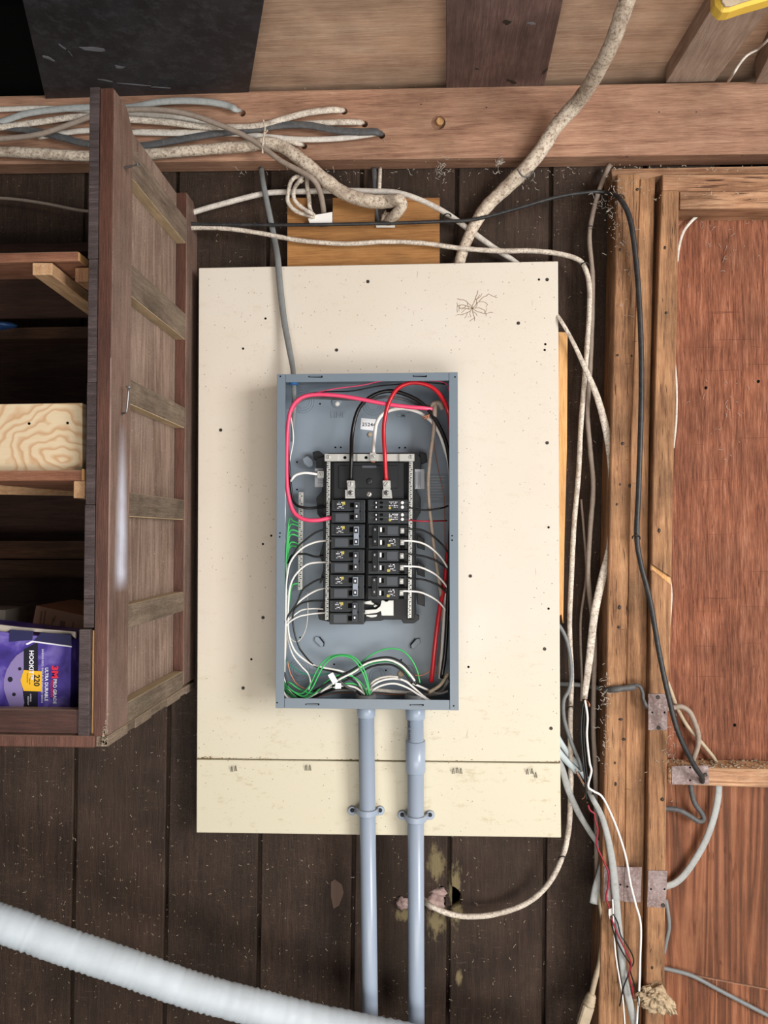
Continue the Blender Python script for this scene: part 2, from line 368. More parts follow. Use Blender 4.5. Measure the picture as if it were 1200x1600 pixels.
bare(M['siding'], [(681, 1350, 15, 34), (712, 1400, 13, 62), (632, 1430, 18, 12), (680, 1440, 18, 26), (716, 1528, 9, 12)])
# ================= the setting
YB = 1.70                                   # front face of the dark siding
wall = tag(empty('wall_back', at(600, 1600, YB)), kind='structure')
box('backing', -1.9, 2.1, YB + .06, YB + .08, 0, 2.75, M['dark'], wall, 0)
gb = [-330, -180, -33, 111, 256, 402, 549, 699, 849, 943, 1060]       # joints at y 1600
gt = [-300, -152, -8, 134, 277, 420, 565, 714, 861, 1008, 1120]      # joints at y 260
planks = []
for i in range(len(gb) - 1):
    def jx(j, y): return gb[j] + (gt[j] - gb[j]) * (1600 - y) / 1340
    off = random.uniform(0, .0025)
    a = [(jx(i, y) + 3.0, y) for y in (250, 1990)]; b = [(jx(i + 1, y) - 3.0, y) for y in (1990, 250)]
    planks.append(plate('plank', a + b, YB + off, .018, M['siding'], wall, .002))
    # the narrow tongue in the joint
    plate('plank_tongue', [(jx(i + 1, y) - 5, y) for y in (250, 1990)] + [(jx(i + 1, y) + 5, y) for y in (1990, 250)], YB + .013, .012, M['siding'], wall, 0)
# broken hole in the siding beside the right conduit
def holecut(px, py, Y, rx, rz, seed=0):
    return ball('cutter', at(px, py, Y), rx, .05, rz, None, None, 2, .25, seed)
for pl, c in ((planks[6], (690, 1404)), (planks[7], (700, 1402))):
    cut(pl, [holecut(c[0], c[1], YB, .030, .026, 3)])
box('floor', -1.9, 2.6, -3.6, YB, -.05, 0, plain('concrete', '8d8a84', .9, var=.2), None, 0)['kind'] = 'structure'
# stained, bare patches around the hole
def patch(name, px, py, pts, mat, Y):
    bm = bmesh.new(); f = [at(px + x, py + y, Y) for x, y in pts]; prism(bm, f, [v + Vector((0, .0012, 0)) for v in f]); return finish(bm, name, mat, wall)
M['bare'] = wood('bare_weathered_wood', '4f4636', '6d624b', '85795e', 'Z', 1.2, .9, .1, .5, .5, .2, '95896d', .05)
patch('bare_patch', 0, 0, [(517, 1378), (523, 1374), (534, 1382), (537, 1395), (530, 1415), (521, 1420), (517, 1400)], plain('brown_stain', '5d4a40', .8), YB - .0008)
fl = empty('insulation_tuft', at(688, 1405, YB)); tag(fl, 'pinkish fluffy insulation stuffed in the broken siding hole right of the right conduit', 'insulation')
M['fluff'] = plain('pink_fluff', 'b9a09a', .95, 0, .1, .3, '6b5650', .4, 120)
ball('fluff', at(678, 1408, YB + .006), .022, .016, .017, M['fluff'], fl, 3, .5, 4); ball('fluff', at(684, 1394, YB + .014), .020, .012, .010, M['fluff'], fl, 3, .5, 8)
fl2 = ball('insulation_tuft', at(629, 1411, YB - .004), .013, .010, .013, M['fluff'], None, 3, .55, 12); tag(fl2, 'small pinkish tuft caught on the siding between the two conduits', 'insulation')
# attic sheets coloured near-black for the unlit void beyond the ceiling, ceiling sheets
zb = at(600, 142, 1.65).z
ceil = tag(empty('ceiling', (0, 1.4, zb + .1)), kind='structure')
box('roof_deck', -1.9, 2.6, -3.2, YB + .1, zb + .45, zb + .47, M['dark'], ceil, 0)
def cpl(name, pts, z, th, mat, parent=ceil, bev=.001):
    bm = bmesh.new(); f = [atz(x, y, z) for x, y in pts]; prism(bm, f, [v + Vector((0, 0, th)) for v in f]); return finish(bm, name, mat, parent, bev=bev)
zp = zb + .042
def ext(a, b, z, Y1):     # line of frame pixels a->b carried on the plane z to the depth Y1
    p, q = atz(*a, z), atz(*b, z); d = (q - p); return p + d * ((Y1 - p.y) / d.y)
def ceilboard(name, l0, l1, r0, r1, z, th, mat, Y0=.5, Y1=1.69):
    P = [ext(l0, l1, z, Y0), ext(r0, r1, z, Y0), ext(r0, r1, z, Y1), ext(l0, l1, z, Y1)]
    bm = bmesh.new(); prism(bm, P, [v + Vector((0, 0, th)) for v in P]); return finish(bm, name, mat, ceil, bev=.001)
xa = atz(300, 40, zp).x; xb = atz(815, 40, zp).x
box('plywood_sheet', xa, xb - .002, -3.2, 1.80, zp, zp + .012, M['ceilply'], ceil, .001)
box('plywood_sheet', xb + .002, 2.6, -3.2, 1.80, zp, zp + .012, M['ceilply'], ceil, .001)
ceilboard('black_board', (35, 0), (70, 150), (413, 0), (388, 150), zb + .006, .012, M['blackbd'], 1.0, 1.66)
M['scuff'] = plain('scuffed_paper', '77777c', .8, var=.3)
def ceilbit(name, x, y, rx, ry, z, mat, n=9, seed=0, a0=0.):
    r = random.Random(seed); bm = bmesh.new(); f = []
    for i in range(n):
        a = 2 * math.pi * i / n; k = r.uniform(.45, 1.2); dx, dy = rx * k * math.cos(a), ry * k * math.sin(a); f.append(atz(x + dx * math.cos(a0) - dy * math.sin(a0), y + dx * math.sin(a0) + dy * math.cos(a0), z))
    prism(bm, f, [v + Vector((0, 0, .0006)) for v in f]); return finish(bm, name, mat, ceil)
for i, (x, y, rx, ry, a) in enumerate(((143, 77, 20, 4, .1), (97, 73, 8, 1.5, .6), (75, 91, 10, 2.5, .4), (186, 105, 10, 2.5, .15), (215, 133, 30, 1, .08), (165, 126, 12, .8, .2), (250, 137, 16, .8, .05), (110, 84, 9, .6, .9))): ceilbit('paper_scuff', x, y, rx, ry, zb + .0054, M['scuff'], 11, i, a)
for i, (x, y, rx, ry, a) in enumerate(((792, 35, 7, 4, -.2), (831, 37, 8, 2, 0), (745, 108, 4, 1.5, .2), (798, 127, 9, 3, .3), (851, 112, 7, 2, -.8))): ceilbit('knot', x, y, rx, ry, zb + .0014, M['darkscrew'] if i != 1 else M['scuff'], 10, i + 20, a)
ceilboard('brown_plank', (697, 0), (697, 136), (880, 0), (850, 136), zb + .002, .019, M['purple'], -3, 1.66)
ceilboard('joist', (1119, 2), (1042, 127), (1200, 17), (1117, 127), zb + .004, .038, M['greyjoist'], -3, 1.66)
ceilboard('joist', (1215, 60), (1175, 141), (1320, 20), (1240, 141), zb - .012, .09, M['greyjoist'], -3, 1.645)
box('side_deck', -1.9, xa - .35, -3.2, YB, zb + .30, zb + .32, M['dark'], ceil, 0)

# ================= ledger beam with drilled holes
BY = 1.65
ledger = thing('ledger_beam', at(600, 250, BY + .02), 'long horizontal brown beam with drilled cable holes under the ceiling', 'beam')
bo = plate('timber', [(-420, 158), (1500, 121), (1500, 236), (-420, 262)], BY, .048, M['beam'], ledger, .0015)
holes = [(377, 173, 5.5), (537, 170, 5.5), (569, 190, 5.5), (596, 208, 5.5), (474, 225, 5), (685, 188, 11.5)]
cs = []
for x, y, r in holes:
    bm = bmesh.new(); addcyl(bm, at(x, y, BY - .01), (0, 1, 0), r * BY / F, .04 if r < 9 else .024, 14); cs.append(finish(bm, 'cutter', None, None))
cut(bo, cs)
cyl('bored_plug', at(688, 189, BY + .006), (0, 1, 0), .0085, .01, M['strip'], ledger, 14)
for x, y in ((1030, 175), (1088, 175), (760, 168), (980, 245), (1160, 243), (868, 177), (658, 163)):
    ball('knot', at(x, y, BY), .0022, .0006, .0016, M['darkscrew'], ledger, 1)

# ================= posts, header and plywood to the right
def lean(x0, x1, y0, y1, xb0, xb1): return [(x0, y0), (x1, y0), (xb1, y1), (xb0, y1)]
PY = 1.618
pa = thing('wall_post', at(975, 1600, PY), 'thick weathered fir post with long crack and many staples, behind the black cable', 'post')
plate('timber', [(964, 272), (1000, 272), (985, 700), (978, 1100), (971, 1900), (928, 1900), (947, 1100), (955, 700)], PY, .08, M['stud'], pa, .002)
plate('timber', [(1000.5, 272), (1024, 272), (1014, 700), (1010, 1100), (998, 1900), (971.5, 1900), (978.5, 1100), (985.5, 700)], PY + .014, .066, M['stud'], pa, .002)
pb = thing('wall_stud', at(1028, 1600, PY), 'narrow fir stud with fresh slanting nick, beside the reddish plywood', 'stud')
st = plate('timber', [(1034, 298), (1061, 298), (1058, 500), (1052, 750), (1048, 1000), (1044, 1100), (1040, 1350), (1036, 1900), (1005, 1900), (1011, 1400), (1014, 1100), (1020, 750), (1026, 500)], PY - .004, .074, M['stud'], pb, .002)
bm = bmesh.new(); f = [at(x, y, PY - .008) for x, y in [(1015, 878), (1055, 905), (1055, 918), (1015, 889)]]; prism(bm, f, [v + Vector((0, .010, 0)) for v in f])
cut(st, [finish(bm, 'cutter', None, None)]); 
plate('fresh_nick', [(1018.5, 883), (1047, 903), (1047, 913), (1018.5, 889)], PY + .0015, .003, M['strip'], pb, 0)
hd = thing('window_header', at(1120, 320, PY), 'rough sawn header boards over the reddish plywood at right', 'beam')
plate('header_board', [(955, 264), (1700, 250), (1700, 264), (1036, 273), (1010, 279), (957, 281)], PY + .012, .07, M['studx'], hd, .001)
plate('header_board', [(1035, 273), (1700, 269), (1700, 299), (1035, 298.5)], PY + .004, .075, M['studx'], hd, .0015)
plate('header_board', [(1062, 299), (1700, 299.5), (1700, 322), (1062, 326)], PY + .008, .072, M['studx'], hd, .0015)
ws = tag(empty('wall_right', at(1120, 1600, 1.69)), kind='structure')
plate('plywood_sheet', [(1040, 300), (1700, 300), (1700, 1213), (1030, 1213)], 1.688, .01, M['sheet'], ws, .001)
M['sheet2'] = wood('swirled_plywood', '5c3826', '804d34', '9b674a', 'Z', .62, .7, .25, 1.5, .3, .1, 'c69a80', .08, .9)
plate('plywood_sheet', [(1030, 1214), (1700, 1214), (1700, 1640), (1030, 1512)], 1.690, .01, M['sheet2'], ws, .001)
plate('plywood_sheet', [(1030, 1514), (1700, 1642), (1700, 1990), (1030, 1990)], 1.688, .01, M['sheet2'], ws, .001)
bk = thing('blocking_board', at(1120, 1230, PY), 'dusty horizontal blocking board nailed across the reddish plywood at right', 'board')
plate('timber', [(1044, 1200), (1500, 1208), (1500, 1241), (1044, 1226)], PY + .006, .066, M['studx'], bk, .003)
# metal nail plates
def nailplate(pts, Y, label, screws, par=None):
    t = thing('nail_plate', at(sum(p[0] for p in pts) / 4, max(p[1] for p in pts), Y), label, 'metal plate', 'nail plates on the studs')
    plate('plate', pts, Y, .0018, M['rust'], t, .0003)
    for x, y, k in screws:
        if k: lathe('screw', at(x, y, Y + .001), (0, -1, 0), [(0, .0042), (.0018, .0042), (.0025, .0028), (.0012, .0012)], M['darkscrew'], t, 10)
        else: cyl('nail_hole', at(x, y, Y + .001), (0, -1, 0), .0022, .0012, M['slot'], t, 8)
nailplate([(1013, 1084), (1043, 1084), (1042, 1141), (1013, 1141)], PY - .006, 'spotted grey nail plate with screws on stud, upper of the two', [(1028, 1089, 1), (1029, 1137, 1), (1019, 1113, 0), (1038, 1113, 0)])
nailplate([(1013, 1360), (1043, 1361), (1040, 1419), (1011, 1417)], PY - .006, 'spotted grey nail plate on stud, below the upper screwed one', [(1017, 1389, 0), (1038, 1389, 0), (1036, 1414, 1)])
nailplate([(944, 1354), (976, 1354), (974, 1408), (942, 1408)], PY - .002, 'brown rusty strap on the thick post behind the hanging wires, left half', [(969, 1382, 0)])
nailplate([(976.5, 1355), (1003, 1355), (1001, 1410), (974.5, 1409)], PY - .0025, 'brown rusty curled strap on the thick post, right half', [(980, 1385, 0)])
nailplate([(1049, 1197), (1107, 1196), (1108, 1226), (1050, 1226)], PY + .004, 'scratched grey nail plate on the horizontal blocking board', [(1078, 1219, 0), (1078, 1199, 0), (1102, 1210, 1)])
# knots and nails on posts
for par, L in ((pa, [(969, 757), (984, 759), (964, 788), (968, 949), (967, 980), (970, 1124), (975, 1155), (961, 1192), (962, 1225), (969, 390), (996, 296), (965, 555), (987, 556), (973, 693)]), (pb, [(1039, 387), (1041, 489), (1035, 1249), (1019, 1512), (1030, 829)])):
    for x, y in L: ball('knot', at(x, y, PY - .0005 if par == pa else PY - .0045), random.uniform(.002, .005), .0006, random.uniform(.0025, .005), M['darkscrew'], par, 1)
for x, y in ((1070, 1133), (1148, 1133), (1103, 606), (1185, 596)): ball('nail_hole', at(x, y, 1.688), .004, .001, .004, M['slot'], ws, 1)
nest = ball('wasp_nest', at(1025, 1558, PY - .012), .034, .015, .024, None, None, 5, .45, 5)
for v in nest.data.vertices: v.co += Vector((1, .3, 1)) * .004 * noise.noise(v.co * 260)
bmn = nest.data
for v in bmn.vertices:
    if v.co.x > at(1030, 1560, PY).x: v.co.z -= (v.co.x - at(1030, 1560, PY).x) * .8
nest.data.materials.append(plain('nest_paper', 'c9b394', .95, 0, .1, .3, '7a634c', .7, 150, 1)); tag(nest, 'crumbly pale lump of nest or foam stuck on the stud at bottom right', 'nest')

# ================= furring strip and painted backing board
fu = plate('furring_strip', [(866, 518), (887, 519), (886, 700), (882, 850), (880, 975), (877, 960), (866, 970)], 1.657, .04, M['strip'], None, .001)
tag(fu, 'light pine strip with broken lower end, peeking out right of the cream board', 'board')
BO = 1.64
bd = thing('backing_board', at(590, 1305, BO + .01), 'cream painted plywood board screwed behind the grey electrical panel', 'board')
plate('upper_panel', [(310.5, 418.5), (872, 408), (875.6, 1191), (307.4, 1185)], BO, .014, M['cream'], bd, .0012)
plate('lower_panel', [(307.2, 1187), (875.6, 1193), (876.8, 1309), (306.8, 1301)], BO + .0005, .014, M['cream'], bd, .0012)
def seamgrime():
    bm = bmesh.new()
    for i in range(120):
        x = random.choice([random.uniform(310, 875), random.gauss(395, 25), random.gauss(560, 30), random.gauss(870, 8), random.gauss(325, 12)]); x = min(max(x, 309), 874)
        y = 1185.5 + (x - 307) * .0105 - abs(random.gauss(0, 1.6)); r = random.uniform(.0005, .0017)
        c = at(x, y, BO); f = [c + Vector((r * math.cos(a) * random.uniform(.8, 2.6), -.0004, r * math.sin(a) * .7)) for a in (0, 1.2, 2.5, 3.8, 5)]
        prism(bm, f, [v + Vector((0, .001, 0)) for v in f])
    return finish(bm, 'seam_grime', plain('seam_dirt', '8a7550', .9), bd)
tag(seamgrime(), kind='stuff')
for n_, (x, y) in enumerate([(575, 440), (415, 498), (526, 547), (380, 545), (345, 672), (851, 547), (855, 437), (857, 824), (855, 692), (411, 850), (411, 965), (393, 1030), (380, 1075), (857, 951), (851, 1014), (732, 1042), (861, 1138), (852, 538), (735, 900), (424, 837), (810, 505), (842, 437)]):
    if n_ % 2 == 0:
        lathe('screw', at(x, y, BO), (0, -1, 0), [(0, .0036), (.001, .0036), (.0016, .0024), (.0008, .001)], M['darkscrew'], bd, 10)
    else: cyl('screw_hole', at(x, y, BO + .001), (0, -1, 0), .0026, .0013, M['slot'], bd, 9)
for x, y in ((362, 1197), (368, 1196), (478, 1195), (484, 1195), (708, 1200), (714, 1199), (720, 1200), (824, 1201), (831, 1200), (837, 1206)):
    cable('staple', [(x - 1, y + 9, BO - .0002), (x, y, BO - .006), (x + 2, y + 9, BO - .0002)], .45, M['darkscrew'], parent=bd, sides=5, n=3)
def roots():
    r = random.Random(4)
    bits = []
    bm = bmesh.new()
    def seg(a, b, w):
        pa_, pb_ = at(*a, BO), at(*b, BO); t = (pb_ - pa_).normalized().cross(Vector((0, 1, 0))) * w
        prism(bm, [pa_ - t, pb_ - t * .7, pb_ + t * .7, pa_ + t], [v + Vector((0, -.0007, 0)) for v in (pa_ - t, pb_ - t * .7, pb_ + t * .7, pa_ + t)])
    def grow(x, y, a, n, w):
        for i in range(n):
            x2, y2 = x + math.cos(a) * 5, y + math.sin(a) * 5; seg((x, y), (x2, y2), w); x, y = x2, y2; a += r.uniform(-.6, .6)
            if r.random() < .35 and n > 2: grow(x, y, a + r.choice((-.9, .9)), n // 2, w * .7)
    for a in (-2.6, -2.0, -1.5, -.7, -.1, .6, 1.4, 2.2, 2.9): grow(738, 482, a, r.randint(4, 7), .0006)
    return finish(bm, 'dried_vine_mark', plain('vine_mark', '8c745f', .9), bd)
tag(roots(), kind='stuff')
sc_ = []
# small orange board with two cut-outs
oy = 1.672
ob = plate('orange_board', [(449, 309), (525, 309), (525, 350), (560, 350), (586, 350), (586, 309), (617, 309), (686, 312), (687, 416), (449, 416)], oy, .012, M['orange'], None, .001)
bm = bmesh.new(); 
cs = []
for pts in ([(484, 300), (519, 300), (519, 350), (500, 352), (484, 345)], [(585, 300), (617, 300), (617, 352), (585, 352)]):
    bm = bmesh.new(); f = [at(x, y, oy - .01) for x, y in pts]; prism(bm, f, [v + Vector((0, .04, 0)) for v in f]); cs.append(finish(bm, 'cutter', None, None))
bpy.data.objects.remove(ob)
ob = plate('orange_board', rect(449, 309, 687, 416), oy, .012, M['orange'], None, 0); cut(ob, cs)
tag(ob, 'small orange-brown board with two cable cut-outs above the cream board', 'board')
tg = plate('paper_wrap', [(481, 341), (490, 336), (519, 331), (519, 351), (484, 350)], oy - .012, .003, M['white'], None, .0005); tag(tg, 'crumpled white paper wrap around cables in left cut-out of orange board', 'paper')
tg = plate('paper_wrap', [(586, 351), (617, 350), (617, 355), (588, 355)], oy - .010, .003, M['white'], None, .0005); tag(tg, 'white paper edge under right cut-out of orange board', 'paper')

def cracks(par, name, n, xr, yr, Y, L, horiz, seed, mat, wd=.00035):
    r = random.Random(seed); bm = bmesh.new()
    for i in range(n):
        y = r.uniform(*yr); lo, hi = xr(y) if callable(xr) else xr; x = r.uniform(lo, hi); p = at(x, y, Y); l = L * r.uniform(.2, 1); w_ = wd * r.uniform(.5, 1.6); pts = [p]
        for k in range(3):
            st_ = Vector((l / 3, 0, r.uniform(-.0012, .0012))) if horiz else Vector((r.uniform(-.0012, .0012), 0, l / 3)); pts.append(pts[-1] + st_)
        for k in range(3):
            a, b = pts[k], pts[k + 1]; t = (b - a).cross(Vector((0, 1, 0))).normalized() * w_; q0, q1 = (.15 if k == 0 else 1), (.15 if k == 2 else 1)
            f = [a - t * q0, b - t * q1, b + t * q1, a + t * q0]; prism(bm, f, [v + Vector((0, -.0003, 0)) for v in f])
    return tag(finish(bm, name, mat, par), kind='stuff')
M['crack'] = plain('dark_crack', '3a2418', .9)
M['faint'] = plain('faint_crack', '5d3424', .9)
lx = lambda y: (966 - (y - 290) * .021, 996 - (y - 290) * .021)
cracks(pa, 'crack_line', 70, lx, (300, 1590), PY - .0002, .06, False, 1, M['crack'])
cracks(pa, 'crack_line', 12, lx, (300, 1590), PY - .0002, .015, True, 2, M['crack'])
cracks(pb, 'crack_line', 36, lambda y: (1036 - (y - 300) * .020, 1057 - (y - 300) * .018), (310, 1590), PY - .0042, .04, False, 3, M['crack'], .0003)
cracks(ledger, 'crack_line', 60, (200, 1200), (155, 235), BY - .0002, .07, True, 4, plain('beam_crack', '76503e', .9), .0003)
cracks(ws, 'face_check', 26, (1060, 1200), (420, 1180), 1.6878, .10, True, 5, M['faint'], .0003)
cracks(ws, 'face_check', 110, (1065, 1200), (340, 1590), 1.6876, .03, False, 6, M['faint'], .0004)
cracks(hd, 'crack_line', 26, (1070, 1200), (276, 322), PY + .0035, .06, True, 7, M['crack'], .0004)
bm = bmesh.new(); tag(cracks(bd, 'scratch', 26, (320, 860), (430, 1180), BO - .0001, .018, False, 8, plain('board_scratch', 'a08f7c', .8), .00028), kind='stuff')
# ================= shelf cabinet at the left
XC = at(308, 900, 1.70).x - .0035
YN = 1.2
for k in range(400):
    YN = 1.1 + k * .0008
    if at(171, 900, YN).x > XC - .0 and False: pass
    if at(171, 900, YN).x <= XC: break
def zat(px, py, Y): return at(px, py, Y).z
Y1 = YN + .082; Y2 = 1.619; YE = 1.695
zt = zat(178, 139, YN); zbm = zat(171, 1150, YN); zlow = zat(171, 1167, YN)
cab = thing('shelf_cabinet', (XC - .2, 1.45, zlow), 'old open wooden shelf cabinet with dusty ledged side panel, left of the cream board', 'cabinet')
T = .023
def chamfer(name, x0, x1, y0, y1, z0, z1, c, mat, par):     # vertical stile with its rear top corner cut
    bm = bmesh.new(); P = [(y0, z0), (y1, z0), (y1, z1 - c * 1.0), (y1 - c, z1), (y0, z1)]
    prism(bm, [(x0, y, z) for y, z in P], [(x1, y, z) for y, z in P]); return finish(bm, name, mat, par, bev=.0012)
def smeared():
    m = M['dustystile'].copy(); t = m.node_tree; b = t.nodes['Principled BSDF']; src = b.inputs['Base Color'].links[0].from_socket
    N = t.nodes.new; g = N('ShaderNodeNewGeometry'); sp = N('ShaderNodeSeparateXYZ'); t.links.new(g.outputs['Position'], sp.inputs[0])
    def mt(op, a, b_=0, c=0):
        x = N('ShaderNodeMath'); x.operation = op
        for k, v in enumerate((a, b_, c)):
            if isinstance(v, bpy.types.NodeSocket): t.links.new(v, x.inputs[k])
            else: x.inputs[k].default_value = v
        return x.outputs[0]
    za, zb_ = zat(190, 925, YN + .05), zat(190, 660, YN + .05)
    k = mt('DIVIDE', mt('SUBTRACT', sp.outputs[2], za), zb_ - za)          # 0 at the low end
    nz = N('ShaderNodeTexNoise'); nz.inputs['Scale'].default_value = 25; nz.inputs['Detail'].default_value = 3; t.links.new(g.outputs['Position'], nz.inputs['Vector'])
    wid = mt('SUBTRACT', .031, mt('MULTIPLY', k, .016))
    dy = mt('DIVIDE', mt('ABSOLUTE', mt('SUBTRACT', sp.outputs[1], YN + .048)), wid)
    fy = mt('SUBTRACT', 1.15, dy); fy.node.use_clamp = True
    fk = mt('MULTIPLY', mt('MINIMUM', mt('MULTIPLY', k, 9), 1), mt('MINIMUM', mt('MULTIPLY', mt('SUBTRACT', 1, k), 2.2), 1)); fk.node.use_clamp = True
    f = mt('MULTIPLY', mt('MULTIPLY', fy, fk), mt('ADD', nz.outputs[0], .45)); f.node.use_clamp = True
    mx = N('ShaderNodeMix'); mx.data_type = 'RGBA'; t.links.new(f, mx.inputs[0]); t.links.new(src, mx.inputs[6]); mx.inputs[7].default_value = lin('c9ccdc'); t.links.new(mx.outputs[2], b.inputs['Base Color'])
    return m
chamfer('front_stile', XC - T, XC, YN, Y1, zbm, zt, .03, smeared(), cab)
box('stile_face', XC - T, XC - .0005, YN - .003, YN - .0002, zbm, zt, M['redbrown'], cab, .0008)
chamfer('rear_stile', XC - T, XC, Y2, YE, zbm + .005, zt, .03, M['dustystile'], cab)
box('stile_edge', XC - T + .001, XC - .001, Y2 - .002, Y2 - .0002, zbm + .03, zt, M['redbrown'], cab, .0004)
box('side_panel', XC - T - .006, XC - T, YN + .02, YE - .01, zbm + .01, zt - .0, M['dusty'], cab, .0005)
rl = [(231, 277), (412, 461), (592, 630), (769, 806), (945, 982), (1098, 1130)]
for a, b in rl:
    z1 = zat(203, a, Y1); z0 = zat(203, b, Y1)
    box('ledge', XC - T, XC - .001, Y1 + .0004, Y2 - .0004, z0, z1, M['ledge'], cab, .0015)
    if a < 900: box('raw_underside', XC - T + .0004, XC - .0022, Y1 + .001, Y2 - .001, z0 - .0012, z0 + .0002, M['rawunder'], cab, 0)
zr = zat(203, 1130, Y1)
ys = [YN + .0, YN + .085, YN + .12, YN + .20, YN + .29, YN + .37, YN + .41, YE]
for i in range(len(ys) - 1):
    box('bottom_strip', XC - T, XC - .0002 - .0012 * (i % 2), ys[i] + .0004, ys[i + 1] - .0004, zlow + .002 * (i % 2), zbm - .0008, M['ledge'], cab, .0008)
box('skirt_board', XC - T, XC - .003, Y1, Y2, zbm, zr - .001, M['ledge'], cab, .0008)
# dark lumber pieces stacked along the front edge
xi = XC - T - .0015; xo = at(136.5, 700, YN).x
xo2 = xi - (at(152, 700, YN).x - at(136.5, 700, YN).x)
cuts = [137, 405, 598, 789, 981]
for i in range(4):
    box('edge_block', xo2 + random.uniform(-.0008, .0008), xi, YN - .001 - random.uniform(0, .0015), YN + .05, zat(145, cuts[i + 1], YN) + .0006, zat(145, cuts[i], YN) - .0003, M['greyedge'], cab, .0008)
box('edge_board', xo2 - .006, xi - .0045, YN - .006, YN + .014, zat(140, 1150, YN), zat(140, 983, YN), M['greyedge'], cab, .001)
box('edge_liner', xi - .003, xi, YN + .001, YN + .02, zat(140, 1150, YN), zat(140, 985, YN), M['strip'], cab, .0004)
XL = -1.35
# bottom, front rail, back, shelves
box('bottom_rail', XL, xo2 - .003, YN - .002, YN + .018, zat(60, 1146, YN), zat(60, 1108, YN), M['bottomrail'], cab, .0015)
M['bedge'] = M['bottomrail']
box('bottom_trim', XL, XC - T + .004, YN - .008, YN + .03, zlow, zat(60, 1147, YN), M['redbrown'], cab, .0015)
box('cabinet_floor', XL, XC - T - .008, YN + .019, YE - .01, zlow + .004, zat(60, 1140, YN), M['backdark'], cab, 0)
zs = zat(60, 415, YN + .01)
box('back_panel', XL, XC - T - .008, YE - .012, YE - .003, zlow + .02, zs + .01, M['backdark'], cab, 0)
box('left_side', XL - .02, XL, YN, YE, zlow, zt, M['backdark'], cab, .001)
def shelf_rail(px0, px1, py0, py1, Y, name='shelf', depth=.068, mat='shelfwood'):
    a = at(px1, py0, Y)
    return box(name, XL, a.x, Y, Y + depth, zat(60, py1, Y), zat(60, py0, Y), M[mat], cab, .0012)
ysh = YN + .012
s1 = shelf_rail(0, 122, 394, 409, ysh, depth=.085)
box('shelf_end', at(122, 400, ysh).x - .0, at(122, 400, ysh).x + .0012, ysh + .001, ysh + .06, zat(60, 409, ysh) + .001, zat(60, 394, ysh) - .001, M['strip'], cab, .0004)
box('shelf_backboard', XL, XC - T - .008, 1.53, 1.54, zat(60, 496, 1.53), zat(60, 425, 1.53), M['backdark'], cab, .001)
box('shelf_batten', XL, XC - T - .008, 1.55, 1.59, zat(60, 529, 1.55), zat(60, 511, 1.55), M['dimbatten'], cab, .001)
box('upper_batten', XL, XC - T - .008, 1.62, 1.65, zat(60, 394, 1.62), zat(60, 380, 1.62), M['backdark'], cab, .001)
box('middle_batten', XL, XC - T - .008, 1.60, 1.64, zat(60, 903, 1.6), zat(60, 875, 1.6), M['dimbatten'], cab, .001)
box('middle_batten', XL, XC - T - .008, 1.61, 1.64, zat(60, 874, 1.6), zat(60, 845, 1.6), M['dimbatten'], cab, .001)
shelf_rail(0, 129, 735, 751, ysh, depth=.30)
box('shelf_end', at(127.5, 740, ysh - .001).x, at(132, 740, ysh - .001).x, ysh - .001, ysh + .05, zat(60, 751, ysh), zat(60, 733, ysh), M['strip'], cab, .0006)
box('bracket_block', at(113, 760, ysh).x, at(131, 760, ysh).x, ysh + .004, ysh + .30, zat(120, 778, ysh), zat(60, 751.5, ysh), M['palestick'], cab, .001)
beam('shelf_brace', at(-60, 760, YN + .05), at(120, 765, YN + .36), .022, .026, M['palestick'], cab)
beam('diagonal_brace', at(66, 420, YN + .004), at(160, 492, 1.52), .033, .020, M['palestick'], cab)
box('bracket_block', at(117, 430, YN + .03).x, XC - T - .008, YN + .03, YN + .12, zat(125, 440, YN + .03), zat(125, 418, YN + .03), M['stud'], cab, .001)
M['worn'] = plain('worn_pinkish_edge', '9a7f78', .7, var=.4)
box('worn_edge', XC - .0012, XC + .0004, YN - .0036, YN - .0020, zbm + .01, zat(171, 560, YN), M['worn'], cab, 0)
bm = bmesh.new(); r = random.Random(2)
for i in range(60):
    k = abs(r.gauss(0, .35)); c = Vector((XC - r.uniform(0, .012) * (1 - min(k, 1)), YN - .0034, zlow + .003 + k * .05)); q = r.uniform(.0008, .0022)
    f = [c + Vector((q * math.cos(a), 0, q * math.sin(a))) for a in (0, 1.3, 2.7, 4, 5.2)]; prism(bm, f, [v + Vector((0, .002, 0)) for v in f])
tag(finish(bm, 'splinter_chips', M['dustfluff'], cab), kind='stuff')
# screw and nail standing out of the front stile
sc = thing('loose_screw', at(197, 263, 1.30), 'grey wood screw half driven into the top of the cabinet side', 'screw')
p0 = Vector((XC - .004, YN + .045, zat(190, 263, YN + .045))); d = (at(220, 263, YN + .03) - p0); L = .034
ax = Vector((1, -.35, .0)).normalized()
prof = [(0, .0008)]
for k in range(9): prof += [(.003 + k * .0022, .0014), (.004 + k * .0022, .0022)]
prof += [(.0235, .0016), (.031, .0016), (.0345, .0040), (.036, .0038)]
lathe('shank', p0, ax, prof, M['screwgrey'], sc, 12); cyl('drive_recess', p0 + ax * .0359, ax, .0014, .0003, M['darkscrew'], sc, 6)
nl = thing('bent_nail', at(190, 620, 1.27), 'grey bent nail hammered into the middle of the cabinet side', 'nail')
n0 = Vector((XC - .003, YN + .048, zat(190, 648, YN + .045)))
n1 = n0 + Vector((.016, -.016, .004)); n2 = n0 + Vector((.020, -.018, .042))
sweep('shank', [n0, n1 * .5 + n0 * .5, n1, n2], .0017, M['screwgrey'], nl, sides=8); lathe('head', n2, (n2 - n1), [(0, .002), (.001, .0046), (.003, .0046), (.0038, .003)], M['screwgrey'], nl, 12)
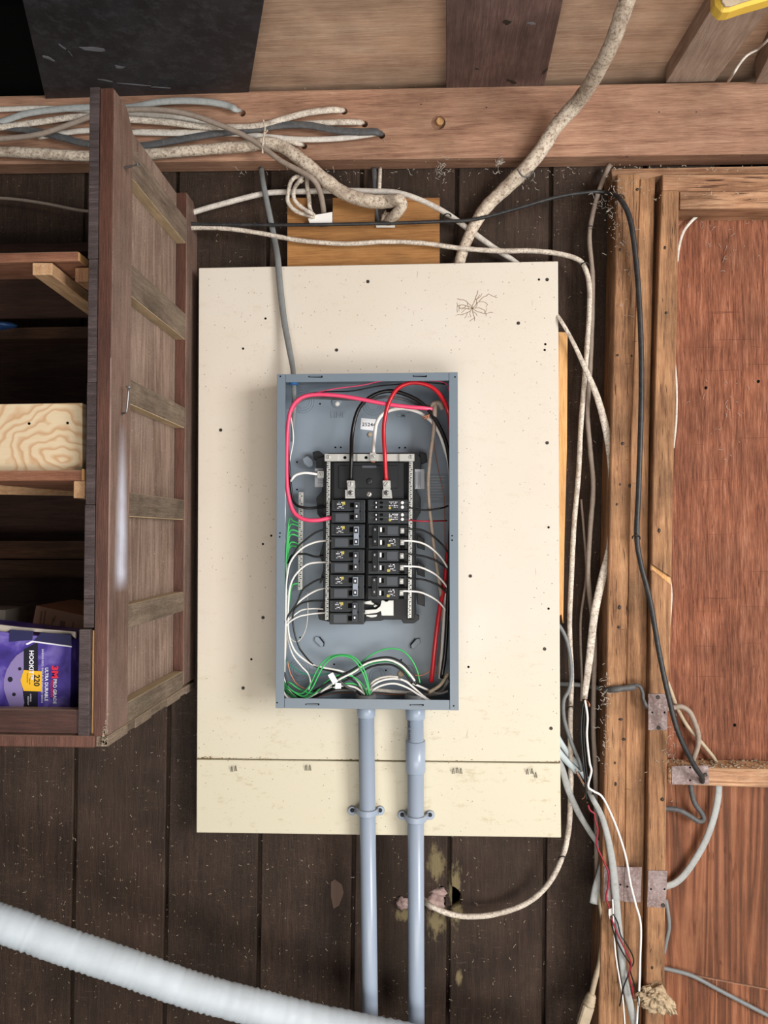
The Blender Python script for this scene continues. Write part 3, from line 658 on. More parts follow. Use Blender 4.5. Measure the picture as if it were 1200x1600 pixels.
# things on the shelves
pw = plate('plywood_offcut', [(-170, 634), (128.5, 629.5), (128.5, 735), (-170, 738)], YN + .035, .016, None, None, .0008)
def knotwood():
    t = NT('pale_knot_plywood'); kx = at(97, 721, YN + .035)
    g = t.n('ShaderNodeNewGeometry').outputs['Position']; m = t.n('ShaderNodeVectorMath', operation='SUBTRACT'); t.l(g, m.inputs[0]); m.inputs[1].default_value = tuple(kx)
    s = t.n('ShaderNodeVectorMath', operation='MULTIPLY'); t.l(m.outputs[0], s.inputs[0]); s.inputs[1].default_value = (.85, 0, 1)
    nz = t.n('ShaderNodeTexNoise'); t.l(s.outputs[0], nz.inputs['Vector']); nz.inputs['Scale'].default_value = 17; nz.inputs['Detail'].default_value = 2
    le = t.n('ShaderNodeVectorMath', operation='LENGTH'); t.l(s.outputs[0], le.inputs[0])
    f = t.math('ADD', t.math('MULTIPLY', le.outputs['Value'], 58), t.math('MULTIPLY', nz.outputs[0], 5.5))
    fr = t.math('FRACT', f)
    line = t.ramp(fr, (0, 1.0), (.2, .5), (.4, 0.0), (.8, 0.0), (1, 1.0))
    base = t.mix(t.noise(t.coord((.1, 1, 1), False), 200, 3), lin('cab595'), lin('d6c4a6'))
    return t.done(t.mix(t.math('MULTIPLY', line, .85), base, lin('b98f68')), .65, 0, .25)
pw.data.materials.append(knotwood()); tag(pw, 'pale knotty plywood offcut standing on the middle cabinet shelf', 'board')
for x, y in ((46, 662), (106, 661)):
    o = cyl('nail_hole', at(x, y, YN + .0355), (0, -1, 0), .0024, .0012, M['slot'], pw, 8)
# sanding disc carton
by = YN + .045
bx = thing('sanding_disc_box', at(50, 1103, by), 'torn purple carton of sanding discs with yellow 220 badge in the cabinet', 'box')
def cartonmat():
    t = NT('purple_print'); c = t.ramp(t.noise(t.coord((1, 1, 1), False), 22, 3, .5, 1.0), (.3, lin('2d2260')), (.55, lin('4a3a92')), (.75, lin('7a6cb4')))
    return t.done(c, .45, 0, .35)
M['purplebox'] = cartonmat(); M['purpledark'] = plain('dark_purple_print', '2b2a52', .45, var=.2); M['disc'] = plain('lilac_disc_print', '8577a8', .55); M['blackprint'] = plain('black_print_band', '1c1a26', .45)
M['yellowprint'] = plain('yellow_print', 'e3b02c', .45); M['redprint'] = plain('red_print', 'e0304a', .45); M['whiteprint'] = plain('white_print', 'e6e4ee', .5); M['cardraw'] = plain('raw_card', 'a79f95', .8)
q = [(-60, 980), (111.5, 1000), (109.5, 1106), (-60, 1106)]
plate('carton', q, by, .12, M['purplebox'], bx, .0006)
plate('flap', [(64, 988.5), (111, 992), (112, 1010), (108, 1009), (50, 1004)], by - .0014, .0016, M['purpledark'], bx, .0002)
plate('flap', [(15, 984), (52, 986), (50, 1000), (14, 1003)], by - .0014, .0016, M['purpledark'], bx, .0002)
plate('torn_edge', [(40, 1006), (50, 1001), (112, 1009.5), (112, 1011.5), (52, 1003.5), (42, 1008)], by - .0017, .001, M['whiteprint'], bx, 0)
plate('lid_flap', [(0, 976), (32, 980), (118, 987), (118, 998), (111, 992), (15, 984), (0, 1001), (-40, 998), (-40, 976)], by + .006, .004, M['cardraw'], bx, .0006)
plate('black_band', [(37, 1015), (59, 1003), (59, 1106), (36, 1106)], by - .0006, .001, M['blackprint'], bx, 0)
dd = [(37 , 1017), (26, 1024), (17, 1035), (10, 1048), (6, 1062), (6, 1076), (10, 1090), (16, 1106), (36, 1106), (38, 1098), (36, 1085), (33, 1062), (37, 1045)]
plate('printed_disc', dd, by - .0007, .001, M['disc'], bx, 0)
for x, y, r in ((31, 1045, 2.8), (16, 1061.5, 4.2), (22, 1085, 3)): cyl('printed_hole', at(x, y, by - .0006), (0, -1, 0), r * by / F, .0003, M['blackprint'], bx, 12)
plate('yellow_badge', [(37, 1047), (65, 1049), (65, 1080.5), (37, 1079.5), (32, 1063)], by - .0012, .001, M['yellowprint'], bx, 0)
def bt(s, px, py, hpx, mat, sx=1, bold=.0): return text(s, 'lettering', at(px, py, by - .0017), hpx * by / F, mat, bx, 90, .0001, sx, bold)
bt('220', 53.5, 1054, 9.5, M['ink'], .95, .0003)
bt('3M', 81.5, 1040, 10, M['redprint'], 1.15, .0007)
bt('PRO GRADE', 83.5, 1061, 5.6, M['whiteprint'], .93, .0001)
bt('PRECISION', 79.5, 1062, 4.4, M['redprint'], .93)
bt('ULTRA DURABLE', 70.5, 1043, 5.4, M['whiteprint'], .93, .00015)
bt('SANDING DISCS / DISQUES DE PONÇAGE / DISCOS', 65.5, 1014, 2.9, M['whiteprint'], .93)
bt('HOOKIT™', 46.0, 1016, 7.4, M['whiteprint'], .95, .0003)
bt('FOR USE WITH', 42, 1052, 1.8, M['ink'], .9); bt('FINE / FIN', 45.5, 1060, 1.8, M['ink'], .9)
bt('SUPERIOR', 47, 1084, 2.3, M['whiteprint'], .9); bt('RÉSISTANT', 43, 1088, 2.3, M['whiteprint'], .9)
M['brownbox'] = plain('brown_carton', '8d6b55', .7, var=.1)
b2 = thing('brown_carton', at(90, 1000, YN + .16), 'plain brown carton tilted behind the purple sanding disc box', 'box')
y2 = YN + .17
P = [at(56, 946, y2), at(150, 966, y2), at(145, 1100, y2), at(26, 1100, y2)]; Q = [at(115, 936, y2 + .12), at(190, 950, y2 + .12), at(185, 1090, y2 + .12), at(90, 1090, y2 + .12)]
bm = bmesh.new(); prism(bm, P, Q); finish(bm, 'carton', M['brownbox'], b2, bev=.001)
M['boxink'] = plain('brown_carton_print', '5f483a', .7)
for k, (x, y, l) in enumerate(((64, 955, 28), (70, 954, 30), (82, 965, 24), (86, 962, 10), (114, 972, 20))):
    plate('print_line', [(x, y), (x + 1.6, y), (x - 2, y + l), (x - 3.6, y + l)], y2 - .0006, .0005, M['boxink'], b2, 0)
plate('print_frame', [(94, 970), (102, 971), (101, 984), (93, 983)], y2 - .0006, .0005, M['boxink'], b2, 0)
g3 = plate('small_carton', [(-40, 952), (8, 953), (7, 1000), (-40, 1000)], YN + .2, .08, plain('grey_carton', '6d675f', .8), None, .001); tag(g3, 'small grey carton at the frame edge behind the purple box', 'box')
bl = ball('blue_bag', at(-12, 509, 1.545), .05, .02, .009, plain('blue_plastic', '1c3a66', .4), None, 3, .2, 2); tag(bl, 'blue plastic bag lying on the dim upper batten in the cabinet', 'bag')
# ================= electrical panel
EF, EB = 1.54, 1.6375      # front rim and back sheet
ep = thing('electrical_panel', at(573, 1108, 1.59), 'open grey steel breaker panel without cover, mounted on the cream board', 'electrical panel')
tl, tr, br_, bl_ = at(434, 584, EF), at(717, 583.5, EF), at(714, 1109, EF), at(430.5, 1106, EF)
x0 = (tl.x + bl_.x) / 2; x1 = (tr.x + br_.x) / 2; z1 = (tl.z + tr.z) / 2; z0 = (br_.z + bl_.z) / 2
wt = .0016; lw = 13.2 * EF / F
bs = box('back_sheet', x0, x1, EB - wt, EB, z0, z1, M['greyin'], ep, 0)
for nm, a in (('side_sheet', (x0, x0 + wt, EF, EB - wt, z0, z1)), ('side_sheet', (x1 - wt, x1, EF, EB - wt, z0, z1)),
              ('top_sheet', (x0 + wt, x1 - wt, EF, EB - wt, z1 - wt, z1)), ('bottom_sheet', (x0 + wt, x1 - wt, EF, EB - wt, z0, z0 + wt))):
    box(nm, *a, M['greyin'], ep, 0)
def rim(nm, a0, a1, b0, b1, dots):
    o = box(nm, a0, a1, EF - .0016, EF, b0, b1, M['grey'], ep, .0005)
    return o
rim('side_rim', x0 - .0005, x0 + lw, z0 - .0005, z1 + .0005, 0); rim('side_rim', x1 - lw, x1 + .0005, z0 - .0005, z1 + .0005, 0)
topr = box('top_rim', x0 + lw + .0006, x1 - lw - .0006, EF - .0012, EF, z1 - lw * .95, z1 + .0004, M['grey'], ep, .0004)
botr = box('bottom_rim', x0 + lw + .0006, x1 - lw - .0006, EF - .0012, EF, z0 - .0004, z0 + lw * 1.15, M['grey'], ep, .0004)
for x, y in ((493, 589), (656, 588), (488, 1101), (651, 1102)):
    plate('rim_slot', [(x - 11, y - 1.4), (x + 11, y - 1.8), (x + 11, y + 1.2), (x - 11, y + .6)], EF - .0014, .0004, M['slot'], ep, 0)
    box('slot_tab', at(x - 9, y, EF).x, at(x + 9, y, EF).x, EF - .004, EF - .001, at(x, y + 0, EF).z, at(x, y - 0, EF).z + .0016, M['grey'], ep, .0003)
for x, y in ((438, 588), (711, 589), (433, 1098), (709, 1103), (437.5, 833), (437, 839), (706.5, 837), (706.5, 844)):
    cyl('rim_hole', at(x, y, EF - .0019), (0, 1, 0), .0017, .0005, M['slot'], ep, 10)
# knockouts: concentric pressed rings
def ring(px, py, r, tube=.0012, Y=None):
    Y = Y or EB - wt; c = at(px, py, Y); vs = []; fs = []; n, m = 28, 6
    for i in range(n):
        a = 2 * math.pi * i / n
        for j in range(m):
            b = 2 * math.pi * j / m; q = r + tube * math.cos(b); vs.append(c + Vector((q * math.cos(a), -tube * .8 * math.sin(b), q * math.sin(a))))
    for i in range(n):
        for j in range(m): fs.append((i * m + j, ((i + 1) % n) * m + j, ((i + 1) % n) * m + (j + 1) % m, i * m + (j + 1) % m))
    link('knockout_ring', mesh('knockout_ring', vs, fs, True), M['greyin'], ep)
for x, y, rs_ in ((474, 628, (18, 14.5, 10.5)), (584, 632, (17, 13, 9)), (468, 1047, (17, 13, 9)), (636, 1052, (12, 8)), (590, 1056, (12, 8))):
    for r in rs_: ring(x, y, r * EB / F)
for x, y in ((524, 699), (532.5, 699), (624, 699.5), (633, 699.5), (464, 722), (464, 765), (500, 631), (517.5, 1027), (522, 1038), (627, 1031), (603, 1047.5), (469, 996)):
    cyl('pilot_hole', at(x, y, EB - wt - .0003), (0, 1, 0), .0020, .0004, M['slot'], ep, 10)
for x, y, s in ((497, 1003, 1), (651, 1006, -1)):
    plate('pressed_tab', [(x - 5 * s, y - 8), (x, y - 8), (x + 9 * s, y + 2), (x + 9 * s, y + 7), (x + 4 * s, y + 8), (x - 6 * s, y - 2)], EB - .007, .004, M['greyin'], ep, .001)
    plate('tab_shadow_slot', [(x + 1 * s, y - 8), (x + 3 * s, y - 8), (x + 10 * s, y + 1), (x + 9.4 * s, y + 7), (x + 8 * s, y + 7), (x + 8.6 * s, y + 2)], EB - .0076, .0006, M['slot'], ep, 0)
ball('mounting_dimple', at(526, 628, EB - wt), .012, .004, .013, M['greyin'], ep, 3)
lathe('mounting_screw', at(527, 631, EB - .004), (0, -1, 0), [(0, .0055), (.002, .0055), (.004, .003), (.0042, .001)], M['white'], ep, 14)
lathe('mounting_screw', at(578, 679, EB - .002), (0, -1, 0), [(0, .005), (.002, .005), (.003, .003)], M['beige'], ep, 14)
lathe('mounting_screw', at(626, 1053, EB - .002), (0, -1, 0), [(0, .007), (.0015, .007), (.0025, .004)], M['beige'], ep, 14)
text('LINE', 'embossed_lettering', at(516.5, 652.5, EB - wt - .0002), 9 * EB / F, M['greyin'], ep, ext=.0018, sx=1.0, bold=.0001)
text('EMIT', 'embossed_lettering', at(620, 652.5, EB - wt - .0002), 8 * EB / F, M['greyin'], ep, ext=.0018, sx=1.0, bold=.0001)
st = plate('number_sticker', [(564.5, 653), (590, 655.5), (588, 673.5), (563, 670.5)], EB - wt - .0006, .0004, M['label'], ep, 0)
text('25244', 'lettering', at(565.5, 665.5, EB - wt - .0009), 5.6 * EB / F, M['ink'], ep, 3, .0001, 1.12, .00012)
# interior: black plastic base, cover, bars
YI = 1.60
plate('interior_base', [(505, 714), (513, 708), (650, 707), (658, 716), (658, 735), (652, 742), (652, 770), (657, 778), (657, 800), (650, 812), (650, 960), (655, 962), (655, 968), (647, 974), (630, 974), (627, 968), (600, 968), (595, 970), (515, 972), (498, 968), (496, 955), (505, 945), (505, 880), (499, 870), (505, 858), (505, 815), (496, 803), (494, 778), (503, 768), (503, 742), (494, 730), (494, 716)], YI, .012, M['blackplastic'], ep, .001)
for pts in ([(488, 706), (498, 704), (508, 712), (500, 722), (490, 718)], [(472, 716), (480, 712), (489, 720), (489, 728), (482, 731), (474, 724)], [(655, 706), (666, 708), (668, 722), (656, 726)]):
    plate('base_clip', pts, YI + .012, .008, M['blackplastic'] if pts[0][0] != 472 else M['greyin'], ep, .0015)
for y in (858, 900, 946): 
    plate('base_rib', [(505, y - 10), (507, y - 10), (507, y + 3), (500, y + 12), (499, y + 10)], YI - .003, .006, M['blackplastic'], ep, .0004); plate('base_rib', [(652, y - 22), (663, y - 16), (664, y + 2), (652, y - 2)], YI + .008, .01, M['blackplastic'], ep, .001)
plate('main_cover', [(521, 722), (631, 722), (631, 780), (521, 780)], 1.572, .02, M['blackplastic'], ep, .0015)
plate('cover_step', [(529, 727), (622, 727), (622, 763), (529, 763)], 1.569, .004, M['blackplastic'], ep, .001)
ball('cover_dimple', at(577, 752, 1.569), .007, .0015, .007, M['blackplastic'], ep, 2)
plate('cover_slot', [(566, 727.5), (588, 727.5), (588, 731), (566, 731)], 1.5685, .0006, M['handle'], ep, 0)
for x in (511, 642):
    plate('side_channel', rect(x - 6, 722, x + 11 if x < 600 else x + 6, 968), 1.588, .014, M['blackplastic'], ep, .001)
# strap across the top, stepped
xs = [(507, 527, 1.560), (528.5, 545, 1.566), (546, 557, 1.5665), (558, 600, 1.560), (601, 623, 1.566), (624, 647.5, 1.560)]
for a, b, Y in xs: plate('neutral_strap', rect(a, 709, b, 720.8), Y, .003, M['tin'], ep, .0006)
for a, b in ((527, 528.5), (545, 546), (557, 558), (600, 601), (623, 624)): plate('neutral_strap', rect(a - .3, 709.2, b + .3, 720.6), 1.563, .004, M['tin'], ep, 0)
def screwhead(x, y, Y, r, parent, mat='tin', slot=1, dark=1):
    p = at(x, y, Y); lathe('screw', p, (0, -1, 0), [(0, r), (.0016, r), (.0024, r * .8)], M[mat], parent, 14)
    a = .6 + x; dx, dz = math.cos(a) * r * .8, math.sin(a) * r * .8
    if slot: beam('drive_slot', p + Vector((-dx, -.0026, -dz)), p + Vector((dx, -.0026, dz)), .0009, .0006, M['slot'], parent, 0, Vector((0, 1, 0)))
for x, y in ((513, 714), (642, 714)): screwhead(x, y, 1.560, .0040, ep)
for x in (539, 572): cyl('strap_hole', at(x, 715, 1.5597 if x > 560 else 1.5657), (0, 1, 0), .0033, .0005, M['slot'], ep, 12)
# bars with screws
def bar(name, x0_, x1_, ya, yb, Y, n, label=None):
    b = plate(name, [(x0_[0], ya), (x1_[0], ya), (x1_[1], yb), (x0_[1], yb)], Y, .008, M['tin'], ep, .0006)
    bm = bmesh.new()
    for i in range(n):
        k = (i + .5) / n; y = ya + (yb - ya) * k; xc = (x0_[0] + (x0_[1] - x0_[0]) * k + x1_[0] + (x1_[1] - x1_[0]) * k) / 2
        p = at(xc, y, Y)
        addcyl(bm, p + Vector((-.0006, .0005, 0)), (0, -1, 0), .0026, .0017, 8)
    s = finish(bm, 'bar_screws', M['tin'], b); tag(s, kind='stuff')
    bm = bmesh.new()
    r = random.Random(name)
    for i in range(n):
        k = (i + .5) / n; y = ya + (yb - ya) * k; xc = (x0_[0] + (x0_[1] - x0_[0]) * k + x1_[0] + (x1_[1] - x1_[0]) * k) / 2
        p = at(xc, y, Y) + Vector((-.0006, -.0015, 0)); a = r.uniform(-1.2, 1.2); q = Vector((math.cos(a), 0, math.sin(a))) * .0024; t_ = Vector((-math.sin(a), 0, math.cos(a))) * .0005
        f = [p - q - t_, p + q - t_, p + q + t_, p - q + t_]; prism(bm, f, [v + Vector((0, .0006, 0)) for v in f])
        p2 = at(xc, y + (yb - ya) / n / 2, Y) + Vector((r.choice((-.0015, .0015, .0005)), -.0001, 0)); f = [p2 + Vector((a_, 0, b_)) for a_, b_ in ((-.0020, -.0011), (.0016, -.0009), (.0020, .0009), (-.0016, .0011))]
        prism(bm, f, [v + Vector((0, .0004, 0)) for v in f])
    s = finish(bm, 'bar_slots', M['slot'], b); tag(s, kind='stuff')
    return b
bar('neutral_bar', (510.5, 508), (516, 513.5), 721, 969, 1.572, 38); bar('neutral_bar', (639, 637), (645, 643), 721, 966, 1.572, 38)
bar('ground_bar', (466.5, 465.5), (474, 472.5), 769, 922, 1.612, 25)
bar('bus_stub', (583, 584), (590, 589), 946, 947.5, 1.585, 1)
# bus plate below the right column
plate('bus_plate', [(596, 938), (600, 938), (602, 940), (605, 940), (607, 938), (615, 938), (615, 962), (596, 962), (595, 955), (588, 958), (570, 960), (570, 953), (588, 952), (594, 947)], 1.583, .003, M['tin'], ep, .0006)
plate('bus_plate', [(570, 940), (580, 938), (581, 941), (585, 943), (583, 945), (570, 944)], 1.583, .003, M['tin'], ep, .0006)
plate('bus_finger', [(572, 961), (590, 960), (588, 964), (580, 965), (572, 963)], 1.578, .003, M['tin'], ep, .0006)
# lugs
def lug(x, side):
    t = thing('terminal_lug', at(x, 779, 1.56), 'silver screw lug holding the thick %s wire at the head of the breakers' % ('black' if side < 0 else 'red'), 'lug')
    plate('lug_block', [(x - 6.5, 750.5), (x + 6, 750.5), (x + 6.5, 763), (x - 5.5, 763)], 1.556, .014, M['tin'], t, .001)
    plate('lug_plate', [(x - 8 + side * 1, 765), (x + 6.5 + side, 765), (x + 8 + side, 779), (x - 8 + side, 779)], 1.562, .005, M['tin'], t, .0008)
    plate('lug_block', [(x - 5.5, 762), (x + 6, 762), (x + 6, 776), (x - 5.5, 776)], 1.559, .010, M['tin'], t, .001)
    screwhead(x - .5, 756.5, 1.556, .0052, t); lathe('bolt', at(x, 770, 1.559), (0, -1, 0), [(0, .0056), (.002, .0056), (.002, .0038), (.0035, .0034), (.0035, .001)], M['screwgrey'], t, 6)
    cyl('bolt_socket', at(x, 770, 1.5553), (0, 1, 0), .0017, .0004, M['slot'], t, 8)
lug(548, -1); lug(604, 1)
lathe('cover_screw', at(576.7, 772.5, 1.572), (0, -1, 0), [(0, .0055), (.001, .0055), (.0022, .0044), (.003, .002)], M['tin'], ep, 14); beam('drive_slot', at(573.5, 771, 1.5685), at(580, 774, 1.5685), .0009, .0006, M['slot'], ep, 0, Vector((0, 1, 0))); beam('drive_slot', at(575, 775.5, 1.5685), at(578.5, 769.5, 1.5685), .0009, .0006, M['slot'], ep, 0, Vector((0, 1, 0)))
t = thing('neutral_lug', at(583, 721, 1.56), 'silver lug clamping the thick white wire on the top strap', 'lug')
plate('lug_block', [(577.5, 707), (587.5, 707), (588, 720.5), (578, 720.5)], 1.552, .008, M['tin'], t, .001); screwhead(583, 713.5, 1.552, .0042, t)
plate('lug_tip', [(579, 720), (588, 719.5), (585, 723), (580, 722)], 1.557, .004, M['copper'], t, .0005)
t = thing('bonding_lug', at(500, 748, 1.59), 'small silver lug with short white wire left of the breakers', 'lug')
plate('lug_block', rect(495.5, 735.5, 506.5, 747), 1.588, .009, M['tin'], t, .001); screwhead(501, 741, 1.588, .0042, t)
# stickers inside
plate('grey_sticker', rect(492, 732, 508, 761), YI - .0015, .001, M['greylabel'], ep, 0); text('TORQUE', 'lettering', at(496.5, 751, YI - .0017), .0028, M['ink'], ep); text('36 LB-IN', 'lettering', at(496.5, 755, YI - .0017), .0026, M['ink'], ep)
plate('grey_sticker', rect(647, 733, 663, 764), YI - .0015, .001, M['greylabel'], ep, 0)
for i in range(5): plate('print_line', rect(649 + i * 1.9, 737, 649.8 + i * 1.9, 762 - 4 * (i % 2)), YI - .0017, .0002, M['handle'], ep, 0)
plate('clear_label', rect(662, 740, 701.5, 786), EB - wt - .0006, .0004, plain('clear_label_film', '757f88', .3), ep, 0)
for i in range(9): plate('print_line', rect(665, 744 + i * 4.4, 695 - 9 * (i % 3 == 2), 745 + i * 4.4), EB - wt - .0008, .0002, M['greylabel'], ep, 0)

# ================= breakers
YBF = 1.556
BR = M['breaker']
def gibber(x0_, y0_, t, flip, yl=0):
    """small printed rating block: broken white marks and a yellow square"""
    r = random.Random(5); bm = bmesh.new()
    for a in range(6):
        for b in range(5):
            if r.random() < .62:
                x = x0_ + a * 2.1; y = y0_ + b * 2.3; w_, h_ = r.uniform(.7, 1.9), r.uniform(.7, 1.8)
                f = [at(*p, YBF - .0017) for p in rect(x, y, x + w_, y + h_)]; prism(bm, f, [v + Vector((0, .0003, 0)) for v in f])
    finish(bm, 'rating_print', M['whiteprint'], t)
    if not flip: plate('yellow_mark', rect(x0_ + 10, y0_ - .5, x0_ + 14.5, y0_ + 4), YBF - .0019, .0004, M['yellowtone'], t, 0)
    else: plate('yellow_mark', rect(x0_ - .5, y0_ + 8, x0_ + 3.8, y0_ + 12), YBF - .0019, .0004, M['yellowtone'], t, 0)
M['yellowtone'] = plain('yellow_print_small', 'b3a650', .5)
M['rim'] = plain('breaker_edge', '43484e', .4)
def dbl(i, y0_, y1_, xa_, xb_, left, light, label):
    ym = (y0_ + y1_) / 2
    t = thing('circuit_breaker', at((xa_ + xb_) / 2, y1_, YBF + .02), label, 'breaker', 'double breakers in the %s column' % ('left' if left else 'right'))
    for k, (a, b) in enumerate(((y0_, ym - .6), (ym + .6, y1_))):
        plate('case_half', rect(xa_, a + .4, xb_ if left else xb_ - 13, b - .4), YBF, .045, BR, t, .0009)
        if not left: plate('terminal_recess', rect(xb_ - 13, a + .4, xb_, b - .4), YBF + .010, .035, M['slotplastic'], t, .0005)
        if left: fx = (xa_ + 6, xa_ + 27)
        else: fx = (xb_ - 32, xb_ - 15)
        plate('raised_field', rect(fx[0] + 0, a + 2.6, fx[1], b - 2.4), YBF - .0012, .0014, M['rim'] if (k == 1) == left else BR, t, .0005)
        hx = xa_ + 29 if left else xb_ - 42
        plate('handle_slot', rect(hx, a + 5, hx + 6, b - 6), YBF - .0004, .0005, M['slot'], t, 0)
        if not left: plate('on_flag', rect(xb_ - 43, a + 4.5, xb_ - 40.3, b - 7), YBF - .0014, .0012, M['white'], t, 0)
    if left:
        gibber(xa_ + 7, y0_ + 4, t, 0); hx0, hx1 = xa_ + 35.5, xa_ + 43.5
        plate('handle_tie', [(hx0, y0_ + 4), (hx1, y0_ + 4), (hx1 - .4, y1_ - 5), (hx0 - .4, y1_ - 5)], YBF - .009, .010, M['lighthandle'] if light else M['handle'], t, .001)
        for a in (y0_ + 6, y1_ - 15): plate('handle_face', rect(hx0 + 1, a, hx1 - 1.2, a + 8.5), YBF - .0098, .001, M['breaker'], t, .0004); plate('handle_mark', rect(hx0 + 2.6, a + 2.6, hx1 - 3, a + 6), YBF - .0102, .0004, M['whiteprint'], t, 0)
        plate('end_field', rect(hx1 + 2, y0_ + 3, xb_ - 1, y1_ - 3), YBF - .0008, .001, BR, t, .0004); plate('edge_line', rect(xb_ - 1.5, y0_ + 2, xb_ - .7, y1_ - 2), YBF - .0014, .001, M['handle'], t, 0)
    else:
        gibber(xb_ - 31, y1_ - 16, t, 1); hx0, hx1 = xb_ - 55, xb_ - 46.5
        plate('handle_tie', rect(hx0, y0_ + 3.5, hx1, y1_ - 5), YBF - .009, .010, M['slotplastic'], t, .001)
        for a in (y0_ + 8, y1_ - 12): plate('handle_mark', rect(hx0 + 3, a - 1.5, hx1 - 3.4, a + 1.5), YBF - .0095, .0006, M['greylabel'], t, 0)
        plate('edge_line', rect(hx1 + .8, y0_ + 3, hx1 + 1.5, y1_ - 4), YBF - .0012, .001, M['handle'], t, 0)
        for a in (y0_ + 5, ym + 4):
            bm = bmesh.new(); p = at(xb_ - 9, a + 5, YBF + .004)
            plate('terminal', rect(xb_ - 12, a + .5, xb_ - 5.5, a + 9), YBF + .003, .006, M['tin'], t, .001); lathe('terminal_screw', at(xb_ - 9, a + 4.6, YBF + .003), (0, -1, 0), [(0, .0036), (.0015, .0036), (.0022, .0025)], M['tin'], t, 10)
            plate('terminal_gap', rect(xb_ - 12, a + 10, xb_ - 4, a + 14), YBF + .0097, .0004, M['slot'], t, 0)
    for y in (ym,): plate('joint_groove', rect(xa_ + 1, y - .8, xb_ - 1, y + .8), YBF - .0001, .0005, M['slot'], t, 0)
    plate('joint_ridge', rect(xa_ + 2, ym - 2.3, xa_ + 33 if left else xb_ - 14, ym - 1.5), YBF - .0012, .001, M['handle'], t, 0) if left else plate('joint_ridge', rect(xb_ - 44, ym - 2.3, xb_ - 14, ym - 1.5), YBF - .0012, .001, M['handle'], t, 0)
M['slotplastic'] = plain('glossy_black_handle', '101113', .3)
ordn = ['topmost double breaker of the left column, fed by the thick pink wire', 'double breaker with pale handle tie, second from top in left column', 'double breaker with grey handle tie, middle one of the left column', 'double breaker with pale-edged handle tie, fourth down in left column', 'bottom double breaker of the left column, beside the bare silver bus plate']
ly = [(780.5, 817.5), (818.5, 857), (858, 896.5), (897.5, 936.5), (937.5, 976)]
for i, (a, b) in enumerate(ly):
    dx = -i * .75; dbl(i, a, b, 517.8 + dx, 570.6 + dx * .7, True, i in (1, 3), ordn[i])
ordr = ['black double breaker just under the two tandem breakers, right column', 'black double breaker in the middle of the right column', 'black double breaker above the bare silver bus plate, right column']
ry = [(819.5, 858), (859, 897.5), (898.5, 937)]
for i, (a, b) in enumerate(ry): dbl(i, a, b, 575.5 - i * .5, 637 - i * .6, False, False, ordr[i])
for i, (a, b) in enumerate(((780.5, 798.6), (799.4, 818.4))):
    t = thing('tandem_breaker', at(606, b, YBF + .02), ('topmost' if i == 0 else 'lower') + ' slim tandem breaker with twin tiny handles, right column', 'breaker', 'tandem breakers in the right column')
    plate('case', rect(574.5, a, 637, b), YBF, .045, BR, t, .0009); plate('edge_line', rect(623, a + 1, 623.7, b - 1), YBF - .0006, .0006, M['handle'], t, 0)
    for y in (a + 5, a + 12):
        plate('handle', rect(585.5, y - 2.5, 590.5, y + 2.5), YBF - .006, .007, M['slotplastic'], t, .0007); plate('handle_mark', rect(587, y - 1.3, 588.6, y + 1.5), YBF - .0064, .0005, M['whiteprint'], t, 0)
        plate('handle_slot', rect(593.5, y - 2, 598.3, y + 1.6), YBF - .0004, .0005, M['slot'], t, 0)
        lathe('terminal_screw', at(628.5, y, YBF), (0, -1, 0), [(0, .0034), (.001, .0034), (.0018, .002)], M['white'], t, 12)
        plate('wire_groove', rect(631.5, y - .4, 637, y + .4), YBF - .0003, .0004, M['handle'], t, 0)
    plate('field_line', rect(577, (a + b) / 2 - .5, 623, (a + b) / 2), YBF - .0003, .0004, M['rim'], t, 0)
    r = random.Random(9 + i); bm = bmesh.new()
    for a_ in range(6):
        for b_ in range(4):
            if r.random() < .7:
                x = 608 + a_ * 2.4; y = a + 3.4 + b_ * 2.7; f = [at(*p, YBF - .0003) for p in rect(x, y, x + r.uniform(.8, 2.1), y + r.uniform(.7, 1.8))]; prism(bm, f, [v + Vector((0, .0003, 0)) for v in f])
    finish(bm, 'rating_print', M['whiteprint'], t); plate('yellow_mark', rect(607.5, a + 11.5, 611, a + 15), YBF - .0006, .0003, M['yellowtone'], t, 0)
# bushings and grommets
cyl('cable_grommet', at(459, 597, 1.585), (0, 0, -1), .0095, .006, M['blue'], ep, 14)
for x, y, nm in ((571.5, 1087, 'left'), (649, 1087, 'right')):
    o = lathe('conduit_bushing', at(x, y + 8, 1.595), (0, 0, 1), [(0, .021), (.002, .0225), (.008, .0225), (.012, .021), (.014, .019), (.0138, .015), (.004, .014)], M['greyrub'], ep, 24)
# ================= wires inside the panel
def wr(name, col, pts, r, label, Y=1.59, **k):
    return cable(name, pts, ([q * 1.22 for q in r] if isinstance(r, list) else r * 1.28) if name in ('branch_wire', 'ground_wire', 'loose_wire') else r, M[col], label, 'wire', Y=Y, **k)
H = 1.600
wr('thick_wire', 'pink', [(679, 640, 1.575), (660, 637.5, 1.565), (640, 636), (601, 631), (565, 624), (531, 618.5), (497, 616.5), (474, 620), (459, 632), (451, 655), (448, 699), (448, 751), (451, 777), (459, 800), (474, 811), (495, 813), (522, 808, 1.57)], 3.3, 'thick pink wire looping round the upper left of the panel', 1.562)
wr('thick_wire', 'red', [(603.5, 751, 1.562), (601.5, 715, 1.553), (599.5, 673), (603, 645), (610, 624), (621.5, 607), (640, 598.5), (658, 599), (676, 606), (691, 622), (700, 642), (704, 670, 1.575), (706, 740, 1.60), (705, 820, 1.60), (700, 862, 1.59), (694, 915, 1.585), (686, 958, 1.58), (680, 1006, 1.58), (675, 1056, 1.59), (674, 1064, 1.60)], [3.3] * 9 + [3.6] * 11, 'thick red wire arching over the top and down the right side of the panel', 1.557)
